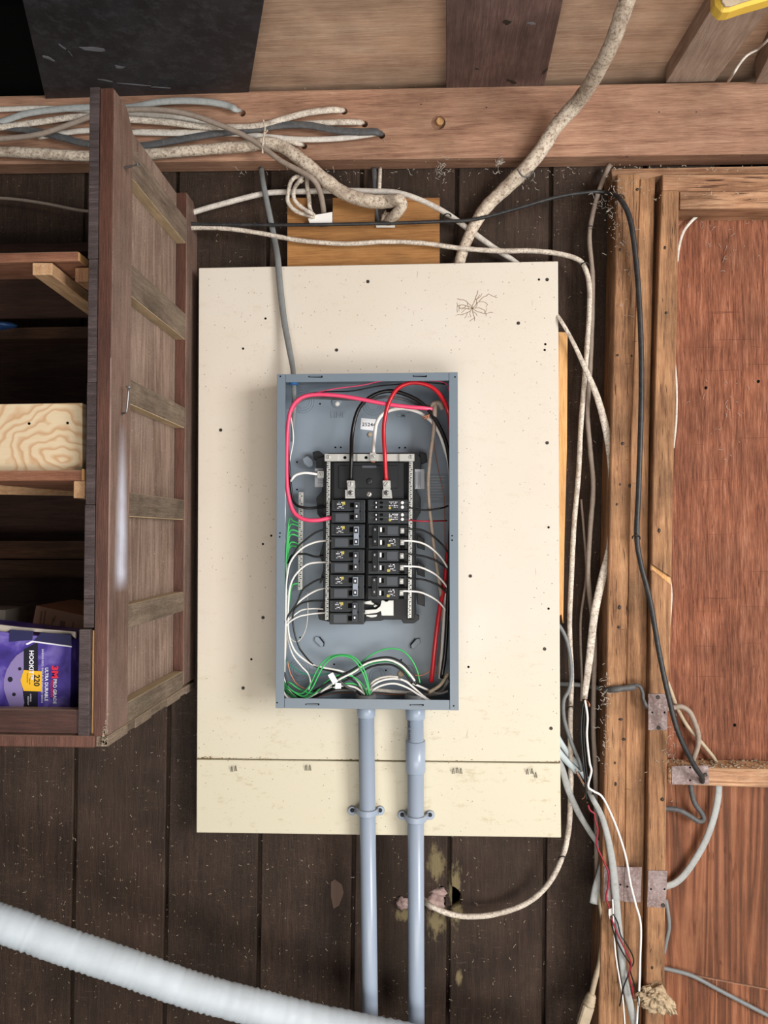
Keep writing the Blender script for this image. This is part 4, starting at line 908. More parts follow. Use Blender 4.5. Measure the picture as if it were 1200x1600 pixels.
wr('thick_wire', 'black', [(548.5, 751, 1.562), (549, 715, 1.556), (550, 681), (556, 650), (566, 631), (585, 617), (606, 611), (627, 614), (652.5, 625.5), (673, 645), (692, 678), (701, 710), (705, 760), (703, 850), (697, 1000), (690, 1060)], 3.2, 'thick black wire curving from the left lug to the right wall of the panel', 1.57)
wr('thick_wire', 'white', [(583, 712, 1.556), (585, 684), (589, 660), (601, 645), (621.5, 638.5), (642, 640), (665, 650), (683.5, 671), (696, 704), (703, 735), (705, 800), (700, 880), (692, 1000), (688, 1060)], 2.9, 'thick white wire curving from the top strap to the right wall of the panel', 1.588)
wr('sheathed_cable', 'taupe', [(680, 628, 1.58), (679, 645, 1.57), (678, 668), (672, 715), (669, 751), (670.6, 790), (675, 830), (680, 870), (687, 915), (691, 950, 1.59), (693, 985, 1.59), (690, 1020, 1.59), (685, 1053, 1.6)], [4.2, 4, 3.4] + [2.9] * 6 + [3.6] * 4, 'dusty taupe cable hanging down the right side inside the panel', 1.58, wob=.2)
o = wr('cable_stub', 'taupe', [(692, 640), (686, 630), (677, 633), (674, 645)], [4, 5, 5, 3], 'frayed brown jacket end at the upper right inside the panel', 1.578, wob=.5)
for k, (x, y) in enumerate(((662, 655), (667, 657), (659, 652))):
    cable('bare_strand', [(678, 643), (671, 648), (x, y)], 1.1, M['copper'], parent=o, Y=1.574 - .002 * k)
wr('stranded_wire', 'darkgrey', [(452, 655, 1.60), (459, 635), (482, 621.7), (523, 623), (575, 624), (601, 620), (627, 623), (652, 631), (676, 637, 1.58)], 2.2, 'dark grey stranded wire running behind the thick pink one', 1.583, wob=.2)
wr('thin_wire', 'black', [(474, 617, 1.60), (500, 612.6), (549, 611), (588, 603.6), (621.5, 600.5), (650, 597), (696, 600)], 1.0, 'thin black wire along the top inside the panel', 1.60)
wr('thin_wire', 'pink', [(455, 645, 1.59), (470, 625), (490, 615), (523, 607.5), (565, 602), (596, 595.5), (630, 593.5), (670, 594.5), (694, 598), (702, 612), (705, 660, 1.6), (706, 800, 1.6)], .9, 'thin pink wire running high along the top edge inside the panel', 1.578)
wr('thin_wire', 'white', [(449, 640), (453.6, 648), (458.5, 684), (453.6, 714.7), (451, 730), (450, 745)], .9, 'thin white wire bowed beside the thick pink wire, upper left', 1.60)
wr('thick_wire', 'black', [(449, 690, 1.60), (451, 720), (455, 766), (461, 787), (477, 793.5), (497.5, 793), (522, 789, 1.575)], 2.2, 'black wire bending into the topmost left breaker', 1.59)
wr('short_wire', 'white', [(496, 741, 1.592), (477, 739), (463, 742), (456, 749), (449, 760, 1.61)], 2.0, 'short white wire from the bonding lug at the upper left', 1.585)
# left side: neutral and hot wires
LW = [('white', [(520, 845, 1.58), (511, 844.7), (494, 846.8), (476, 854), (463, 865), (454, 878), (450, 892), (447, 920), (446, 990), (444, 1060, 1.6)], 1.2, 'white wire, uppermost of those curving in from the left'),
      ('white', [(519, 879, 1.58), (508, 878.5), (494, 879), (480, 882), (467, 892), (458, 904), (453, 918), (451, 935), (450, 967), (451, 988), (455, 1005), (464, 1021), (484.6, 1036.7), (505, 1043), (531, 1048), (549, 1055), (560, 1066), (570, 1084)], 1.15, 'white wire, second one down on the left, dropping to the left conduit'),
      ('white', [(516, 918.7, 1.58), (511, 918.7), (497, 921.6), (482.5, 928.8), (468, 939.6), (456.6, 952.5), (448, 969), (445, 1000), (441, 1060, 1.6)], 1.1, 'white wire, third one down on the left side of the breakers'),
      ('white', [(514, 952, 1.58), (507.6, 951.8), (489.7, 951), (472.4, 953), (461, 960), (452, 968), (448, 985), (456, 1020), (470, 1040), (481, 1052), (485, 1066), (482, 1078)], .9, 'thin white wire ending in a droop near the lower left corner'),
      ('white', [(514, 957.5, 1.58), (507.6, 957.5), (489.7, 959), (468, 963), (453.7, 971), (445, 981), (441, 992), (440, 1030), (438, 1075)], 1.0, 'white wire, lowest of those curving in from the left'),
      ('palewhite', [(480, 922, 1.62), (481, 952), (479, 978), (472.4, 995), (464, 1002.8), (456.6, 1000), (450, 990)], .5, 'very thin pale wire loop below the ground bar'),
      ('black', [(520, 824, 1.58), (511, 826), (494, 831.7), (479.6, 841.8), (466.7, 853), (458, 868), (451, 890), (448, 920, 1.6)], 1.15, 'black wire curving from the second left breaker'),
      ('black', [(522, 869.8, 1.58), (514, 869.8), (492.6, 869.8), (479.6, 866), (468, 865.8), (456, 868), (450, 880, 1.6)], 1.3, 'black wire running nearly level from the middle left breaker'),
      ('black', [(520, 901, 1.58), (514, 902), (497, 905.8), (482.5, 913.7), (472.4, 922), (463.8, 942), (451, 961), (442, 981), (440, 1010, 1.6)], 1.15, 'black wire curving from the fourth left breaker'),
      ('black', [(520, 938.8, 1.58), (511, 938.8), (489.7, 938.8), (472.4, 942), (461, 951), (457.5, 962), (458, 977), (461, 992.7), (466.7, 1010), (472, 1019), (487, 1036.7), (500, 1044), (530, 1052), (555, 1066), (569, 1086)], 1.1, 'black wire from the bottom left breaker dropping to the left conduit')]
for i, (c, p, r, l) in enumerate(LW): wr('branch_wire', c, p, r, l, 1.585 + .002 * (i % 4))
# right side
RW = [('black', [(634, 793, 1.566), (640, 793.5), (665, 797), (691, 793.5), (700, 790, 1.61)], 1.1, 'black wire leaving the topmost tandem breaker, right side'),
      ('darkred', [(634, 812.5, 1.566), (640, 813), (665, 814.4), (698, 813.5, 1.61)], 1.0, 'dark red wire leaving the lower tandem breaker, right side'),
      ('black', [(631, 826, 1.566), (645, 827), (660, 828.5), (678, 838.7), (698, 860), (705, 880, 1.6)], 1.2, 'upper black wire curving right from the double breakers'),
      ('white', [(630, 845, 1.563), (645, 845.5), (659, 848.5), (673, 856), (689, 871), (701.6, 892), (705, 905, 1.6)], 1.15, 'uppermost white wire curving right from the double breakers'),
      ('black', [(630, 865, 1.566), (645, 866.5), (665, 870), (686, 879), (702, 893), (706, 905, 1.6)], 1.2, 'middle black wire curving right from the double breakers'),
      ('white', [(629, 884.6, 1.563), (645, 885), (660, 887.5), (681, 898), (694, 911), (701.6, 924), (706, 940, 1.6)], 1.15, 'middle white wire curving right from the double breakers'),
      ('black', [(629, 903, 1.566), (645, 904), (665, 906.5), (686, 915.5), (702, 932), (706, 945, 1.6)], 1.2, 'lowest black wire curving right from the double breakers'),
      ('white', [(629, 923.5, 1.563), (645, 924), (660, 926.5), (681, 937), (694, 950), (701.6, 964), (706, 980, 1.6)], 1.15, 'lowest white wire curving right from the double breakers')]
for i, (c, p, r, l) in enumerate(RW): wr('branch_wire', c, p, r, l, 1.572)
wr('thin_wire', 'copper', [(677, 672, 1.6), (679, 699), (686, 738), (694, 777), (695, 828), (697, 900)], .7, 'thin copper coloured wire down the right side behind the taupe cable', 1.605)
# left gutter: white bundle and greens
wr('neutral_bundle', 'white', [(446, 735), (445, 800), (444, 850), (446, 900), (445, 960), (443, 1010), (441, 1060), (447, 1085), (462, 1096)], [1.4, 1.6, 2, 3, 3.2, 3, 2.4, 2, 1.6], 'thick pale cable running down the left gutter of the panel', 1.612, wob=.2)
wr('neutral_bundle', 'palewhite', [(449, 930), (449, 980), (446, 1020), (445, 1060), (452, 1082), (470, 1092), (498, 1083), (516, 1078), (548, 1077), (587, 1078), (639, 1083), (670, 1086), (690, 1080), (701, 1062)], [1.6] * 4 + [2] * 2 + [3] * 6 + [2.5] * 2, 'cream cable crossing low behind the two conduit bushings', 1.618)
gs = [(815, 1060), (820, 1064), (829, 1068), (836, 1072), (848, 1076), (854, 1080)]
for i, (ys_, ye) in enumerate(gs):
    o = i * .9
    p = [(466, ys_ + 2, 1.606), (458, ys_ - 1), (452.5 , ys_ + (-5 if i == 0 else 2)), (449.5, ys_ + 18), (446.5 - .3 * i, 885), (445 - o * .8, 960), (441 - o * .3, 1010), (440 - o * .2, 1045), (441 + o, ye)]
    ends = [[(455, 1078), (474, 1088), (487, 1076), (497, 1056), (506, 1040), (518, 1028.5), (533, 1024.5), (550, 1029), (564, 1046), (573, 1068), (577, 1086)],
            [(452, 1076), (470, 1084), (484, 1071), (494, 1050), (503, 1036), (516, 1026), (533, 1023), (548, 1025), (560, 1033), (571, 1052), (578.5, 1084)],
            [(457, 1086), (475, 1091), (492, 1083), (508, 1067), (523, 1057.5), (540.5, 1054), (556, 1060), (568, 1072), (574, 1086)],
            [(451, 1066), (466, 1076), (484, 1083), (500, 1082), (516, 1079), (533, 1070), (550, 1068), (565, 1074), (573, 1086)],
            [(459, 1090), (478, 1092), (500, 1082), (531, 1064), (548, 1052), (565, 1034.6), (582, 1022), (599.5, 1015), (616.7, 1013.5), (631.5, 1018.6), (643.8, 1032), (652, 1049), (656, 1067)],
            [(458, 1084), (478, 1090), (500, 1080), (531, 1062), (553, 1051), (572.5, 1039.5), (592, 1034.5), (612, 1034.5), (629, 1044), (640, 1058)]][i]
    lab = ['green wire with the lower left arch into the left conduit', 'green wire with the highest left arch into the left conduit', 'green wire crossing low into the left conduit behind the tape tag', 'green wire hugging the bottom beside the tape tag', 'green wire with the big arch to the right conduit', 'green wire beside white one in the flatter arch to the right'][i]
    wr('ground_wire', 'green', [(*q[:2], q[2] if len(q) > 2 else 1.590 + i * .003) for q in p] + [(x, y, 1.572 + i * .005) for x, y in ends], .95, lab)
wr('ground_wire', 'green', [(466, 912, 1.606), (460, 912.5), (456, 916), (453, 930), (452, 960)], .8, 'short green wire at the lowest end of the ground bar', 1.6)
wr('ground_wire', 'teal', [(443, 1020), (447, 1032), (459.4, 1044), (476.6, 1053), (496, 1054.5), (515, 1052)], .9, 'teal green wire at the lower left corner', 1.615)
for i, (c, p, r, l) in enumerate([
    ('white', [(500, 1082), (531, 1061), (553, 1050), (572, 1037), (592, 1031.6), (609, 1031.6), (626.6, 1039.5), (639, 1051.8), (648, 1064)], 1.3, 'white wire in the flat arch over to the right conduit'),
    ('black', [(490, 1080), (520, 1062), (548, 1048), (572, 1034), (592, 1028), (612, 1028), (630, 1037), (645, 1055), (650, 1070)], 1.3, 'black wire just above the white one in the flat arch'),
    ('black', [(495, 1088), (530, 1068), (555, 1056), (575, 1044), (592, 1039), (612, 1039), (628, 1048), (644, 1068)], 1.3, 'black wire just under the white one in the flat arch'),
    ('white', [(574, 1086, 1.6), (582, 1071.5), (597, 1063), (617, 1060.4), (636.4, 1065), (653.6, 1071.5), (671, 1079), (686, 1084), (700, 1080)], 1.3, 'upper white wire arching right from the left bushing'),
    ('palewhite', [(573, 1084, 1.61), (580, 1068), (592, 1060), (607, 1057), (622, 1058)], 1.3, 'dim pale wire behind the white ones right of the left bushing'),
    ('white', [(577, 1086, 1.6), (582, 1079), (592, 1072.7), (607, 1068.5), (621.7, 1069), (639, 1076), (656, 1087), (673, 1096)], 1.25, 'lower white wire arching right from the left bushing'),
    ('white', [(625, 1061), (636, 1066), (648, 1076), (662, 1088), (676, 1097)], 1.25, 'white wire slanting down to the lower right corner'),
    ('white', [(440, 1076), (452, 1092), (478, 1091), (498.7, 1081), (518.4, 1074), (538, 1071.5), (555, 1074.4), (570, 1085)], 1.25, 'white wire passing under the tape tag into the left conduit'),
    ('black', [(480, 1093), (500, 1085), (520, 1077.5), (540, 1075), (556, 1078), (566, 1087)], 1.6, 'black wire low down under the white one, left of bushing'),
    ('white', [(442, 1055), (448, 1072), (460, 1086), (472, 1092)], 1.1, 'short white wire in the lower left corner bend'),
    ('black', [(444, 1050), (452, 1074), (466, 1088), (482, 1094)], 1.2, 'black wire in the lower left corner bend'),
    ('darkgrey', [(512, 1055), (528, 1062), (540, 1072), (556, 1080)], 1.6, 'dark wire under the green arches left of the bushing'),
    ('copper', [(449, 1032), (453, 1050), (463, 1068), (480, 1078)], .7, 'bare copper wire at the lower left corner'),
    ('copper', [(479, 1093), (520, 1084), (560, 1083), (640, 1086), (660, 1085)], .6, 'bare copper wire low behind the bushings'),
    ('copper', [(646, 1055), (660, 1055), (672, 1048), (678, 1040)], .6, 'bare copper wire near the foot of the red wire'),
    ('beige', [(670, 1082), (688, 1070), (700, 1052)], 2.2, 'beige cable bend in the lower right corner')]):
    wr('loose_wire', c, p, r, l, 1.578 + .003 * (i % 5) + (.03 if i in (13,) else 0))
tt = thing('tape_tag', at(525, 1072, 1.565), 'two white paper tape tags folded around the wires, lower left', 'tag')
plate('tag_strip', [(512, 1055), (520, 1050.5), (528, 1065), (521, 1070)], 1.564, .0012, M['label'], tt, 0)
plate('tag_strip', [(524, 1067), (533, 1067.5), (533, 1076), (523.5, 1076.5)], 1.562, .0012, M['label'], tt, 0)

# ================= conduits, straps, duct
def conduit(xt, xb_, rp, label, fits):
    YC = 1.608; r = rp * YC / F
    top = at(xt, 1100, 1.604); top.z = z0 + .001; bot = at(xb_, 2060, 1.662)
    t = thing('conduit_pipe', bot, label, 'pipe', 'grey pipes below the panel')
    d = (bot - top).normalized(); P = lambda py: top + (bot - top) * ((py - 1109) / 951)
    s = P(1109); lathe('pipe', s, d, [(0, r), ((bot - s).length, r)], M['pvc'], t, 32)
    for ya, yb, rr in fits:
        a = P(ya); L = (P(yb) - a).length; q = rr * YC / F
        lathe('coupling', a, d, [(0, q * .93), (0, q), (L - .001, q), (L, q * .97), (L, r * .9)], M['pvc'], t, 32)
    return t, P, r
c1, P1, r1 = conduit(572, 584.5, 12.4, 'left grey plastic conduit dropping straight from the panel', [(1109, 1132, 14.2)])
c2, P2, r2 = conduit(649, 652.5, 12.6, 'right grey plastic conduit with extra coupling, under the panel', [(1109, 1134, 15.2), (1168, 1216, 15.2)])
text('AND  02-04-21', 'lettering', P2(1136) + Vector((-r2 * .86, -r2 * .62, 0)), .0075, M['ink'], c2, Rm=Matrix.Rotation(math.radians(-54), 4, 'Z') @ Matrix.Rotation(math.radians(90), 4, 'Y') @ Matrix.Rotation(math.pi / 2, 4, 'X'), sx=.62)
for P_, r_, dx in ((P1, r1, -9), (P2, r2, -4)):
    pp = P_(1114); cyl('set_screw', pp + Vector((dx * 1.6 / F, -r_ * 1.03, 0)), (0, -1, 0), .0026, .002, M['white'] if dx == -9 else M['screwgrey'], c1 if dx == -9 else c2, 10)
def strap(P_, r_, yc, lx, rx, ey, label):
    c = P_(yc); t = thing('pipe_strap', c + Vector((0, .02, 0)), label, 'strap', 'pipe straps on the cream board')
    vs = []; fs = []; n = 16; Wd = .0125
    a0 = at(lx, ey, BO - .002); a1 = at(rx, ey, BO - .002)
    prof = [a0 + Vector((.004, 0, 0))]
    for i in range(n + 1):
        a = math.pi + math.pi * i / n; prof.append(Vector((c.x + (r_ + .002) * math.cos(a), c.y + (r_ + .002) * math.sin(a), c.z)))
    prof.append(a1 - Vector((.004, 0, 0)))
    zc = c.z; m = len(prof)
    for q in prof:
        rel = q - Vector((c.x, c.y, 0)); out = Vector((rel.x, rel.y, 0)).normalized() * .003
        zz = zc if q not in (prof[0], prof[-1]) else at(lx, ey, BO).z
        hw = Wd / 2
        vs += [Vector((q.x, q.y, zz - hw)), Vector((q.x + out.x, q.y + out.y, zz - hw)), Vector((q.x + out.x, q.y + out.y, zz + hw)), Vector((q.x, q.y, zz + hw))]
    for i in range(m - 1):
        for k in range(4): fs.append((i * 4 + k, i * 4 + (k + 1) % 4, (i + 1) * 4 + (k + 1) % 4, (i + 1) * 4 + k))
    fs += [(0, 1, 2, 3), tuple((m - 1) * 4 + k for k in (3, 2, 1, 0))]
    bm = bmesh.new(); me = mesh('x', vs, fs); bm.from_mesh(me); bpy.data.meshes.remove(me); finish(bm, 'saddle', M['pvc'], t, bev=.0012)
    for x in (lx, rx):
        lathe('ear', at(x, ey, BO - .0005), (0, -1, 0), [(0, .0095), (.004, .0095), (.0052, .0085)], M['pvc'], t, 18)
        lathe('screw', at(x, ey, BO - .0055), (0, -1, 0), [(0, .0045), (.0012, .0045), (.002, .003)], M['ink'], t, 12)
strap(P1, r1, 1277, 550.5, 594, 1266, 'grey two-ear pipe strap round the left conduit')
strap(P2, r2, 1286, 628.5, 672, 1273, 'grey two-ear pipe strap round the right conduit')
# flexible duct
DP = [at(-160, 1392, 1.40), at(-60, 1424, 1.42), at(0, 1442, 1.43), at(100, 1478, 1.45), at(200, 1512, 1.47), at(300, 1547, 1.49), at(400, 1574, 1.51), at(500, 1599, 1.53), at(640, 1628, 1.55), at(800, 1665, 1.56), at(960, 1740, 1.55), at(1060, 1900, 1.53), at(1090, 2100, 1.50)]
rnd = random.Random(3); rib = [1 + (.0 if i % 2 else -.05) + rnd.uniform(-.02, .02) - (.05 if rnd.random() < .03 else 0) for i in range(2000)]
du = sweep('flexible_duct', DP, 27 * 1.46 / F, M['duct'], None, n=22, sides=28, rs=lambda i: rib[i])
tag(du, 'fat white wrapped flexible hose sagging across the lower left', 'hose')
# ================= cables outside the panel
def cb(col, pts, r, label, name='cable', cat='cable', Y=1.63, **k):
    return cable(name, pts, r, M[col], label, cat, Y=Y, **k)
HB = 1.69
# bundle along the ledger beam
cb('creamcable', [(-60, 236), (0, 237), (60, 240), (130, 244), (220, 242), (270, 238), (330, 233), (380, 229), (420, 224), (450, 235), (480, 258), (510, 283), (540, 303), (575, 314), (605, 315), (622, 312, 1.615), (628, 320, 1.62), (620, 333, 1.635), (607, 345, 1.66), (598, 352, 1.70)], [8.5] * 7 + [9, 9.5, 10] + [10.5] * 5 + [9.5, 9, 8.5, 8, 7], 'fattest cream cloth cable drooping from the beam into the orange board', Y=1.632, wob=.13, sides=14)
cb('lightgrey', [(-60, 205), (0, 191), (40, 178), (90, 171), (140, 168), (200, 168), (245, 160), (290, 157.5), (330, 160), (355, 165), (369, 171), (378, 174, HB)], 5.5, 'light grey flat cable arching into the leftmost beam hole', Y=1.636, flat=.6, sides=12)
cb('palewhite', [(-60, 172), (0, 171), (60, 169), (130, 172), (200, 178), (260, 182), (310, 190), (340, 200)], 4.5, 'white flat cable highest on the beam at the frame edge', Y=1.642, flat=.6)
cb('dirtywhite', [(-60, 204), (0, 199), (60, 191), (130, 182), (205, 187), (260, 191), (320, 198), (370, 199), (410, 196), (440, 187), (480, 176.5), (515, 172), (532, 172, 1.645), (540, 171, HB)], 5.2, 'dirty white cable rising into the second beam hole from the left', Y=1.630, flat=.7, sides=12)
cb('dirtywhite', [(205, 206), (300, 207), (360, 204), (420, 198), (480, 193.5), (530, 191), (561, 191, 1.645), (571, 190, HB)], 4.8, 'dirty white cable running straight into the third beam hole', Y=1.640, flat=.7, sides=12)
cb('palewhite', [(60, 214), (100, 208), (140, 204), (212, 207), (300, 209), (370, 209), (420, 214), (470, 218), (520, 217), (560, 213), (588, 208), (597, 207, HB)], 4.6, 'white cable with faint printing ending beside the dark grey one', Y=1.639, flat=.65, sides=12)
cb('darkgrey', [(-60, 190), (0, 198), (60, 206), (100, 216), (140, 225), (215, 228), (260, 222), (330, 210), (400, 201.5), (440, 196), (480, 195.5), (520, 203), (560, 206), (585, 206), (594, 208, 1.645), (598, 209, HB)], 5.8, 'dark grey flat cable weaving through the bundle to the last hole', Y=1.632, flat=.6, sides=12)
cb('taupe', [(-60, 219), (0, 217), (60, 210), (110, 194), (140, 183), (180, 174), (215, 171), (260, 172.5), (300, 180), (340, 194), (380, 211), (410, 230), (440, 252), (470, 268), (490, 281), (500, 300, 1.63), (505, 325, 1.66), (506, 342, 1.70)], 4.3, 'greyish taupe cable crossing over the bundle down to the left cut-out', Y=1.608, sides=12)
cb('dirtywhite', [(395, 214), (420, 216), (445, 220), (468, 225, 1.645), (478, 226, HB)], 4.2, 'short white cable end entering the lowest small beam hole', Y=1.642)
t_ = cb('creamcable', [(411, 187, 1.60), (414, 200, 1.60), (411, 220, 1.60), (410, 240, 1.61), (412, 214, 1.60), (418, 203, 1.60)], 1.6, 'cord tied round the cable bundle on the beam', 'tie_cord', 'cord')
# loops at the left cut-out
cb('dirtywhite', [(473, 285, 1.66), (465, 276), (455, 283), (451, 300), (450, 315), (460, 328), (476, 335), (488, 338), (496, 344, 1.70)], 3.6, 'outer dirty white cable loop over the left cut-out', Y=1.655, flat=.7)
cb('dirtywhite', [(478, 268, 1.68), (470, 280), (460, 295), (460, 312), (474, 326), (488, 334), (496, 342, 1.70)], 3.4, 'inner dirty white cable loop over the left cut-out', Y=1.648, flat=.7)
cb('dirtywhite', [(479, 268, 1.68), (480, 290), (483, 312), (484, 325), (490, 340, 1.70)], 3.4, 'straight dirty white cable beside the two loops', Y=1.665, flat=.7)
cb('darkgrey', [(584, 262, 1.69), (586, 290), (587, 330, 1.69), (590, 350, 1.70)], 4.2, 'dark grey flat cable behind the right cut-out', Y=1.68, flat=.5)
cb('dirtywhite', [(594, 262, 1.69), (593, 290), (592, 325, 1.69)], 3, 'narrow white cable dropping into the right cut-out', Y=1.672, flat=.6)
ball('cable_butt', at(604, 342, 1.665), .011, .012, .014, M['creamcable'], None, 3, .5, 3); tag(bpy.data.objects['cable_butt'], 'wrapped brown butt of the fat cable in the right cut-out', 'cable')
# between the beam and the cream board
cb('palewhite', [(250, 350), (308, 330), (350, 318), (410, 303), (450, 300), (530, 298), (580, 299), (620, 301), (660, 314), (700, 335), (740, 364), (770, 386), (800, 406), (830, 430)], 4.4, 'dull white cable sloping down behind the thick rope-like one', Y=1.672, sides=12)
cb('blackcable', [(200, 346), (310, 350), (450, 351.5), (600, 349), (690, 346), (740, 343), (800, 328), (870, 308), (920, 300.5), (948, 301), (968, 310, 1.60), (985, 345, 1.595), (995, 420, 1.60), (1001, 520, 1.60), (1002, 620, 1.60), (998, 760, 1.60), (995, 835, 1.60), (1001, 880, 1.60), (1016, 940, 1.59), (1030, 1020, 1.58), (1045, 1090, 1.58), (1060, 1145, 1.58), (1083, 1193, 1.59), (1096, 1213, 1.60), (1097, 1221, 1.62)], [2.8] * 9 + [3.2, 3.6] + [4.2] * 6 + [4] * 8, 'long black cable running across then down the thick fir post', Y=1.65, sides=12)
cb('dirtywhite', [(200, 362), (310, 356), (360, 358), (410, 365), (470, 376), (540, 381), (600, 378), (660, 380), (720, 388), (780, 392), (830, 392), (870, 396), (900, 404), (912, 415), (920, 440), (921, 480), (916, 560), (908, 660), (904, 740), (897, 820), (893, 900), (890, 980), (893, 1060), (891, 1130), (892, 1200), (891, 1260), (888, 1300), (880, 1335), (864, 1370), (843, 1396), (813, 1416), (770, 1429), (730, 1432), (700, 1427), (672, 1415), (655, 1400, 1.71)], [3.6] * 8 + [3.9] * 16 + [4.2] * 12, 'long white cable crossing above the board, then looping to the broken hole', Y=1.655, wob=.12, sides=12)
cb('midgrey', [(408, 262, 1.68), (412, 290), (421, 335), (428, 370), (434, 405, 1.632), (438, 450, 1.628), (444, 500, 1.624), (452, 545, 1.612), (457.5, 575, 1.60), (459, 600, 1.59), (459.5, 640, 1.60), (456, 690, 1.615)], [4, 4.3, 4.6, 4.8, 5, 5, 5, 4.8, 4.3, 4, 3.5, 2], 'grey flat cable dropping over the cream board into the panel top left', Y=1.66, flat=.6, sides=12)
cb('creamcable', [(1010, -80, 1.30), (980, 0, 1.36), (955, 70, 1.42), (928, 122, 1.50), (902, 160, 1.58), (870, 196, 1.61), (845, 235, 1.62), (820, 265, 1.63), (790, 294, 1.65), (762, 321, 1.66), (744, 347, 1.665), (730, 375, 1.667), (720, 402, 1.668), (712, 440, 1.668)], [14, 13.5, 12.5, 12, 11.5, 11.5, 11.5, 11.5, 11, 10, 9.5, 8.8, 8.5, 8.5], 'thick rope-like pale cable descending from the ceiling to behind the board', 'service_cable', Y=1.6, wob=.12, sides=16)
cable('wire_tie', [(808, 264, 1.60), (816, 275, 1.603), (826, 276, 1.61), (832, 268, 1.62)], 1.2, M['darkgrey'], 'dark tie wire round the thick rope-like cable', 'wire')
# right bundle beside the posts
cb('taupe', [(952, 258, 1.68), (936, 298), (925, 340), (921, 375), (926, 440), (923, 560), (918, 640), (922, 700), (927, 760), (922, 830), (919, 900), (925, 960), (929, 1000), (928, 1060), (927, 1140), (930, 1200), (932, 1300), (933, 1370), (936, 1395)], 3.7, 'brownish cable hanging from the beam end down beside the thick post', Y=1.66, wob=.15, sides=12)
cb('dirtywhite', [(860, 480, 1.67), (875, 499), (893, 530), (910, 566), (933, 620), (949, 680), (957, 735), (958, 780), (955, 850), (942, 900), (929, 960), (921, 1030), (913, 1092)], [2.8, 3, 3.2, 3.8, 5, 6, 6.8, 7, 6.8, 6.3, 6, 5.6, 4.4], 'broad flat white cable bowing out from the board edge', Y=1.635, flat=.5, sides=12)
o = cb('white', [(914, 1094), (918, 1120), (917, 1150), (921, 1190), (924, 1205), (919, 1228), (927, 1236), (940, 1244), (952, 1266), (966, 1300), (978, 1340), (985, 1380), (993, 1412), (1001, 1445), (1000, 1500), (998, 1560), (993, 1620)], 1.7, 'thin cream wire escaping the broad cable and swinging across the post', 'loose_wire', 'wire', Y=1.605)
cb('black', [(911, 1096), (908, 1140), (911, 1185), (915, 1225), (917, 1252)], 1.9, 'black wire pair half hanging below the broad cable end', 'loose_wire', 'wire', Y=1.63)
cb('black', [(915, 1098), (912, 1140), (915, 1190), (919, 1230), (920, 1246)], 1.4, 'second black wire just right of the first below the broad cable', 'loose_wire', 'wire', Y=1.635)
cb('copper', [(913, 1092, 1.62), (920, 1098, 1.61), (921, 1104, 1.61), (915, 1096, 1.62)], 1, 'tiny bare copper kink at the broad cable end', 'wire_end', 'wire')
cb('midgrey', [(868, 972), (877, 982), (887, 1005), (893, 1045), (890, 1075), (881, 1095), (882, 1125), (893, 1160), (905, 1190), (909, 1205)], 2.8, 'thin grey cable emerging behind the board and snaking down', Y=1.645)
cb('taupe', [(908, 780), (914, 850), (916, 900), (908, 960), (907, 1000), (909, 1060), (908, 1095)], 1.9, 'thin dull cable hidden behind the two white cables', Y=1.68)
cb('bluewhite', [(866, 1142), (876, 1160), (890, 1180), (905, 1200), (917, 1218)], 4.6, 'upper bluish-white flat cable stub poking out beside the board', Y=1.655, flat=.45)
cb('bluewhite', [(866, 1164), (876, 1178), (888, 1192), (902, 1206)], 4.8, 'lower bluish-white flat cable stub with stripped end', Y=1.648, flat=.45)
cb('palewhite', [(899, 1202), (910, 1222), (916, 1232), (924, 1246), (935, 1268), (940, 1290), (943, 1320), (948, 1345)], 1.5, 'thin white conductor from the lower stub', 'loose_wire', 'wire', Y=1.645)
cb('copper', [(901, 1206), (908, 1219), (914, 1228), (914, 1244), (909, 1249)], .9, 'bare copper conductor with hooked end below the stubs', 'loose_wire', 'wire', Y=1.640)
cb('copper', [(916, 1230), (916, 1247), (918, 1255)], .9, 'straight bare copper end below the stubs', 'loose_wire', 'wire', Y=1.636)
cb('lightgrey', [(868, 1180), (878, 1200), (888, 1234), (903, 1268), (920, 1297), (934, 1318), (943, 1335), (941, 1358, 1.64), (933, 1385, 1.635), (928, 1412, 1.63)], [4.5, 4.8, 5, 4.6, 4.2, 4, 5, 6.5, 7, 7], 'grey flat cable from the lower board edge ending cut off', Y=1.65, flat=.4, sides=12)
cb('lightgrey', [(915, 1225, 1.65), (926, 1248), (940, 1275), (950, 1310), (957, 1350), (961, 1390), (965, 1430), (970, 1480), (976, 1530), (986, 1575), (998, 1625)], [3, 4, 4.4, 4.8, 5.6, 6, 5.2, 5.2, 5.2, 5.6, 6], 'long pale grey flat cable falling over the thick post to the floor', Y=1.612, flat=.45, sides=12)
cb('darkred', [(919, 1258), (922, 1266), (929, 1272), (930, 1282), (934, 1296), (932, 1316), (935, 1328), (943, 1345), (951, 1365), (950, 1385), (947, 1402), (951, 1416), (954, 1421)], 1.4, 'red wire with sharp kinks beside the pale grey flat cable', 'loose_wire', 'wire', Y=1.61)
o = plate('label_flag', [(951, 1421), (956, 1419), (959, 1428), (954, 1431), (953, 1437), (951, 1430)], 1.608, .002, M['white'], None, .0003); tag(o, 'small white paper flag on the red and black wires', 'tag')
cb('black', [(954, 1432), (956, 1445), (960, 1460), (966, 1475), (975, 1492), (985, 1508), (981, 1525), (975, 1540), (971, 1558), (968, 1572)], 1.1, 'black wire crossing the twisted red one on the post', 'loose_wire', 'wire', Y=1.602)
cb('black', [(958, 1428), (965, 1442), (970, 1462), (977, 1472), (988, 1492), (990, 1504), (985, 1516), (990, 1535), (997, 1562), (998, 1600)], 1.0, 'right-hand black wire of the twisted pair on the post', 'loose_wire', 'wire', Y=1.604)
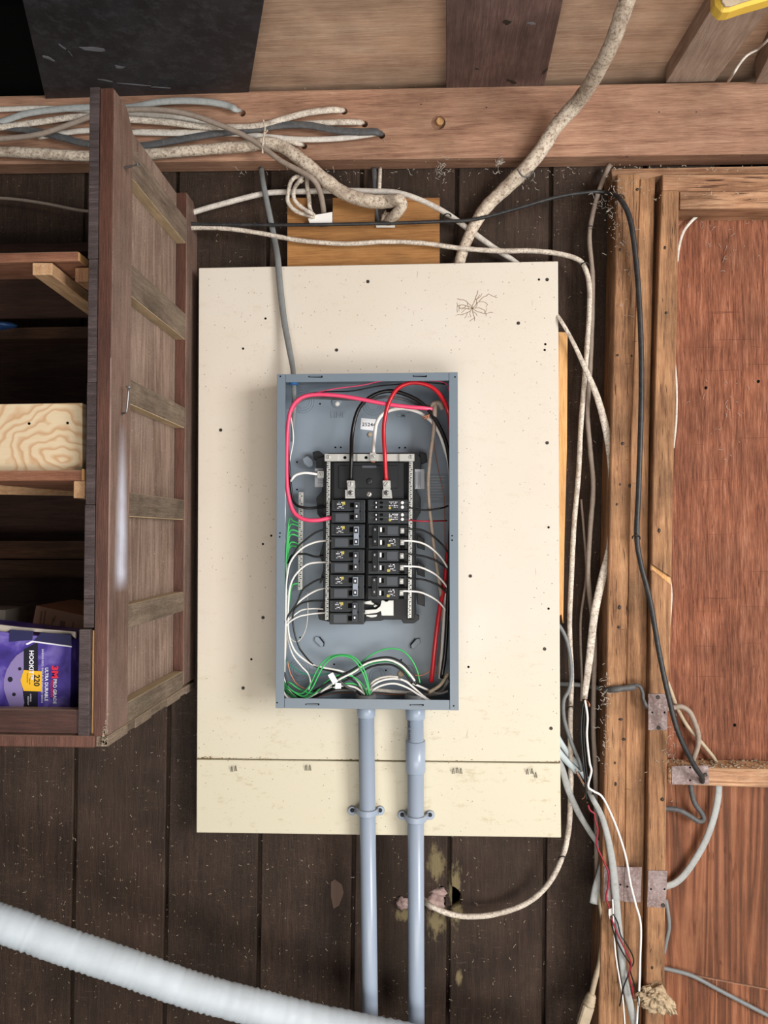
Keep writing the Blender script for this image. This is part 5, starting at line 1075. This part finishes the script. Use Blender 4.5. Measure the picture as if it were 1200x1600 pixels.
cb('darkred', [(955, 1434), (962, 1452), (968, 1466), (976, 1482), (984, 1498), (986, 1508), (983, 1524), (988, 1545), (990, 1560)], 1.2, 'dark red wire end of the twisted pair on the post', 'loose_wire', 'wire', Y=1.600)
cb('white', [(957, 1405, 1.605), (958, 1425), (960, 1470), (963, 1500), (968, 1530), (973, 1560), (977, 1610)], 1.2, 'thin pale yellow-white wire left of the falling flat cable', 'loose_wire', 'wire', Y=1.605)
cb('black', [(925, 1240), (935, 1262), (946, 1290), (955, 1320), (957, 1345)], 1.3, 'black conductor lying against the top of the falling flat cable', 'loose_wire', 'wire', Y=1.618)
# power cord with connector
pc = thing('power_cord', at(917, 1610, 1.62), 'beige power cord with moulded plug hanging left of the thick post', 'cord')
cable('cord', [(935, 1388, 1.64), (939, 1415), (942, 1440), (941, 1475), (937, 1505), (930, 1530), (924, 1555)], 4.1, M['beige'], parent=pc, Y=1.625, sides=12)
e = at(925, 1552, 1.625); dd_ = (at(910, 1600, 1.62) - e).normalized()
lathe('strain_relief', e, dd_, [(0, .006), (.002, .0085), (.006, .0105), (.0075, .0095), (.010, .0112), (.0115, .0102), (.014, .0118), (.0155, .0108), (.020, .0122), (.024, .0125)], M['beige'], pc, 18)
beam('plug_body', e + dd_ * .023, e + dd_ * .068, .023, .018, M['beige'], pc, .003, Vector((0, 1, 0)))
# grey conduit pieces crossing the post
cb('midgrey', [(866, 1068), (885, 1069), (905, 1070), (930, 1074), (950, 1077, 1.66)], 3.6, 'dull grey pipe running level behind the hanging cables', 'pipe', 'pipe', Y=1.685)
cb('darkgrey', [(946, 1078, 1.625), (960, 1077), (978, 1075), (992, 1073, 1.612)], 4.6, 'dark dusty pipe piece lying across the thick post', 'pipe', 'pipe', Y=1.608, wob=.3, sides=12)
cb('darkgrey', [(990, 1070, 1.615), (999, 1072), (1004, 1082), (1005, 1092), (1010, 1103), (1016, 1112, 1.66)], 2.8, 'dark cable bend from the dusty pipe into the gap between studs', Y=1.612)
# right edge over the plywood
cb('beige', [(1036, 1052), (1043, 1066), (1050, 1085), (1059, 1108), (1073, 1133), (1090, 1153), (1104, 1170), (1115, 1184), (1121, 1196)], 3.0, 'thin beige cable slanting down over the reddish plywood', Y=1.672)
cb('taupe', [(1036, 1108), (1050, 1106), (1064, 1104), (1077, 1112), (1085, 1128), (1091, 1148), (1090, 1166), (1084, 1184), (1080, 1200)], 4.0, 'brown cable loop curling above the blocking board', Y=1.665, sides=12)
cb('lightgrey', [(1123, 1226), (1122, 1245), (1116, 1275), (1104, 1310), (1088, 1340), (1070, 1366), (1054, 1380), (1036, 1386)], 5.2, 'pale flat cable curving from under the blocking back to the stud', Y=1.672, flat=.45, sides=12)
cb('darkgrey', [(1079, 1224), (1081, 1240), (1086, 1256), (1096, 1270), (1099, 1280), (1091, 1283), (1075, 1273), (1058, 1265), (1036, 1263)], 3.8, 'dark cable hooking back under the blocking board', Y=1.668, sides=12)
cb('midgrey', [(1030, 1512), (1043, 1514), (1080, 1524), (1120, 1545), (1160, 1566), (1210, 1592), (1300, 1640), (1450, 1700), (1650, 1760)], 3.2, 'grey cable slanting across the lowest plywood to the frame corner', Y=1.68)
cb('palewhite', [(1107, 306), (1096, 330), (1080, 346), (1068, 362), (1061, 385), (1058, 410, 1.69)], [2.6, 2.8, 2.4, 2.2, 2.2, 2], 'short pale flat cable stub below the header boards', Y=1.672, flat=.5)
cb('palewhite', [(1053, 560, 1.69), (1056, 590), (1057, 620), (1056, 660), (1052, 700, 1.69)], 2, 'sliver of white cable beside the narrow stud, upper part', Y=1.678)
cb('palewhite', [(1046, 900, 1.69), (1049, 930), (1046, 980), (1043, 1040), (1041, 1080, 1.69)], 1.8, 'sliver of white cable beside the narrow stud, lower part', Y=1.678)
cb('midgrey', [(1040, 1405, 1.68), (1044, 1430), (1045, 1450), (1041, 1470), (1037, 1490)], 3.2, 'short grey cable bulging beside the stud under the nail plate', Y=1.672)
cb('taupe', [(-40, 308), (20, 311), (70, 318), (110, 326), (136, 330), (200, 336)], 2.6, 'thin dim cable across the dark bay above the top shelf', Y=1.67)
cb('palewhite', [(1240, 20, 1.45), (1200, 62, 1.45), (1185, 76), (1168, 86), (1157, 98), (1146, 115), (1138, 127, 1.63)], 2.0, 'thin pale cable curling between the ceiling joists at right', Y=1.52)
# cable clips
for x, y, Y, lab, ang in ((922, 355, 1.652, 'wire staple round the brownish cable near the beam', 0), (994, 838, 1.60, 'bent nail and tie holding the black cable on the post', 0), (969, 306, 1.60, 'small clip where the black cable turns down the post', 0), (879, 1340, 1.645, 'dark ring clip on the looping white cable', 0), (914, 412, 1.65, 'dark clip where the white cable turns down', 0), (892, 1106, 1.648, 'dark bent staple across the white cable', 0), (699, 336, 1.665, 'dark band on the dull sloping white cable', 0)):
    o = cable('cable_clip', [(x - 6, y + 3, Y + .01), (x - 5, y, Y - .006), (x, y - 2, Y - .011), (x + 5, y, Y - .006), (x + 6, y + 4, Y + .01)], 1.1, M['darkscrew'], lab, 'clip', sides=6)
# yellow plastic thing at the top right
yl = empty('yellow_tub', at(1150, 5, 1.15)); tag(yl, 'corner of a yellow plastic tub hanging in at the top right', 'tub')
ybm = bmesh.new(); yz = atz(1150, 14, zb - .0).z
P_ = [(1119, -60), (1119, 2), (1123, 11), (1131, 15.5), (1142, 15), (1165, 7), (1200, -3), (1260, -22), (1260, -60)]
f = [at(x, y, 1.18) for x, y in P_]; prism(ybm, f, [v + Vector((.0, .03, .0)) for v in f]); finish(ybm, 'tub_body', M['yellow'], yl, bev=.006)
f2 = [at(x, y, 1.176) for x, y in [(1128, -60), (1128, 2), (1133, 9), (1142, 9), (1165, 1), (1200, -9), (1250, -60)]]; bm = bmesh.new(); prism(bm, f2, [v + Vector((0, .004, 0)) for v in f2]); finish(bm, 'tub_panel', M['beige'], yl, bev=.001)
# ================= dust, webs, shavings: uncountable bits
def strands(name, n, gen, mat, label, cat, seed, th=.0005):
    r = random.Random(seed); bm = bmesh.new()
    for i in range(n):
        p, L, Yd = gen(r); a = r.uniform(0, 6.28); pts = [at(*p, Yd)]
        for k in range(r.choice((1, 2, 3))):
            a += r.uniform(-1.1, 1.1); pts.append(pts[-1] + Vector((math.cos(a) * L, r.uniform(-.0004, .0002), math.sin(a) * L)))
        for a_, b_ in zip(pts, pts[1:]):
            t = (b_ - a_).cross(Vector((0, 1, 0))); 
            if t.length < 1e-7: continue
            t = t.normalized() * th * r.uniform(.5, 1.2); f = [a_ - t, b_ - t, b_ + t, a_ + t]; vs = [bm.verts.new(v) for v in f]; bm.faces.new(vs)
            vs2 = [bm.verts.new(v + Vector((0, -.0006, 0))) for v in f]; bm.faces.new(vs2[::-1])
            for k in range(4): bm.faces.new((vs[k], vs2[k], vs2[(k + 1) % 4], vs[(k + 1) % 4]))
    me = bpy.data.meshes.new(name); bm.to_mesh(me); bm.free(); o = link(name, me, mat); tag(o, label, cat, kind='stuff'); return o
def g1(r):
    while 1:
        x, y = r.uniform(0, 935), r.uniform(262, 1600)
        if y > 1300 or (x > 875 and y > 270) or y < 410: 
            if y > 1300 or x > 310: return (x, y), r.uniform(.0006, .0028), YB - .001
def g1b(r): return (r.uniform(0, 300), r.uniform(1170, 1600)), r.uniform(.0006, .0026), YB - .001
strands('wood_shavings', 560, g1, M['shaving'], 'pale curly specks and shavings stuck on the dark siding', 'shavings', 1, .00042)
strands('wood_shavings', 200, g1b, M['shaving'], 'pale specks on the dark siding below the cabinet', 'shavings', 2, .00042)
def g2(r):
    c = r.choice([(968, 330, 14, 40), (985, 400, 12, 60), (960, 345, 8, 30), (948, 1080, 5, 14), (944, 1130, 4, 40), (1048, 1165, 6, 30)]); return (r.gauss(c[0], c[2]), r.gauss(c[1], c[3])), r.uniform(.001, .005), PY - .006
strands('cobweb', 230, g2, M['web'], 'dusty cobweb threads clinging to the thick fir post', 'cobweb', 3, .00035)
def g3(r):
    c = r.choice([(820, 280, 9, 9), (688, 265, 6, 8), (935, 315, 12, 8), (540, 268, 120, 2), (800, 270, 60, 3), (780, 255, 2, 2)]); return (r.gauss(c[0], c[2]), r.gauss(c[1], c[3])), r.uniform(.0015, .006), 1.648
strands('cobweb', 150, g3, M['web'], 'dusty cobweb threads under the ledger beam by the thick cable', 'cobweb', 4, .00035)
def g4(r): return (r.gauss(r.choice([1130, 1150, 1090]), 25), r.choice([r.gauss(380, 30), r.gauss(640, 40), r.gauss(340, 12)])), r.uniform(.002, .006), 1.686
strands('cobweb', 70, g4, M['web'], 'faint cobweb threads on the upper reddish plywood', 'cobweb', 5, .0003)
def g5(r): return (r.uniform(955, 1200), r.choice([r.gauss(262, 3), r.gauss(1212, 8), r.gauss(300, 12)])), r.uniform(.0008, .003), PY - .001
strands('wood_shavings', 130, g5, M['shaving'], 'pale crumbs on the header and blocking boards at right', 'shavings', 6, .0005)
def g6(r): return (r.uniform(130, 880), r.uniform(120, 258)), r.uniform(.0005, .002), BY - .0012
strands('wood_shavings', 160, g6, M['shaving'], 'tiny pale specks on the ledger beam', 'shavings', 7, .00035)
# dust lying on the blocking board top
d_ = bmesh.new(); r = random.Random(8)
for i in range(160):
    x = r.uniform(1046, 1260); p = at(x, 1200 + (x - 1044) * .017, PY + .006); p = Vector((p.x, PY + r.uniform(.008, .066), p.z + .0012)); s = r.uniform(.001, .0035)
    f = [p + Vector((s * math.cos(a), s * math.sin(a), 0)) for a in (0, 1.3, 2.6, 3.9, 5.2)]; prism(d_, f, [v + Vector((0, 0, s * .8)) for v in f])
o = finish(d_, 'dust_layer', M['dustfluff'], None); tag(o, 'grey dust and crumbs lying on top of the blocking board', 'dust', kind='stuff')
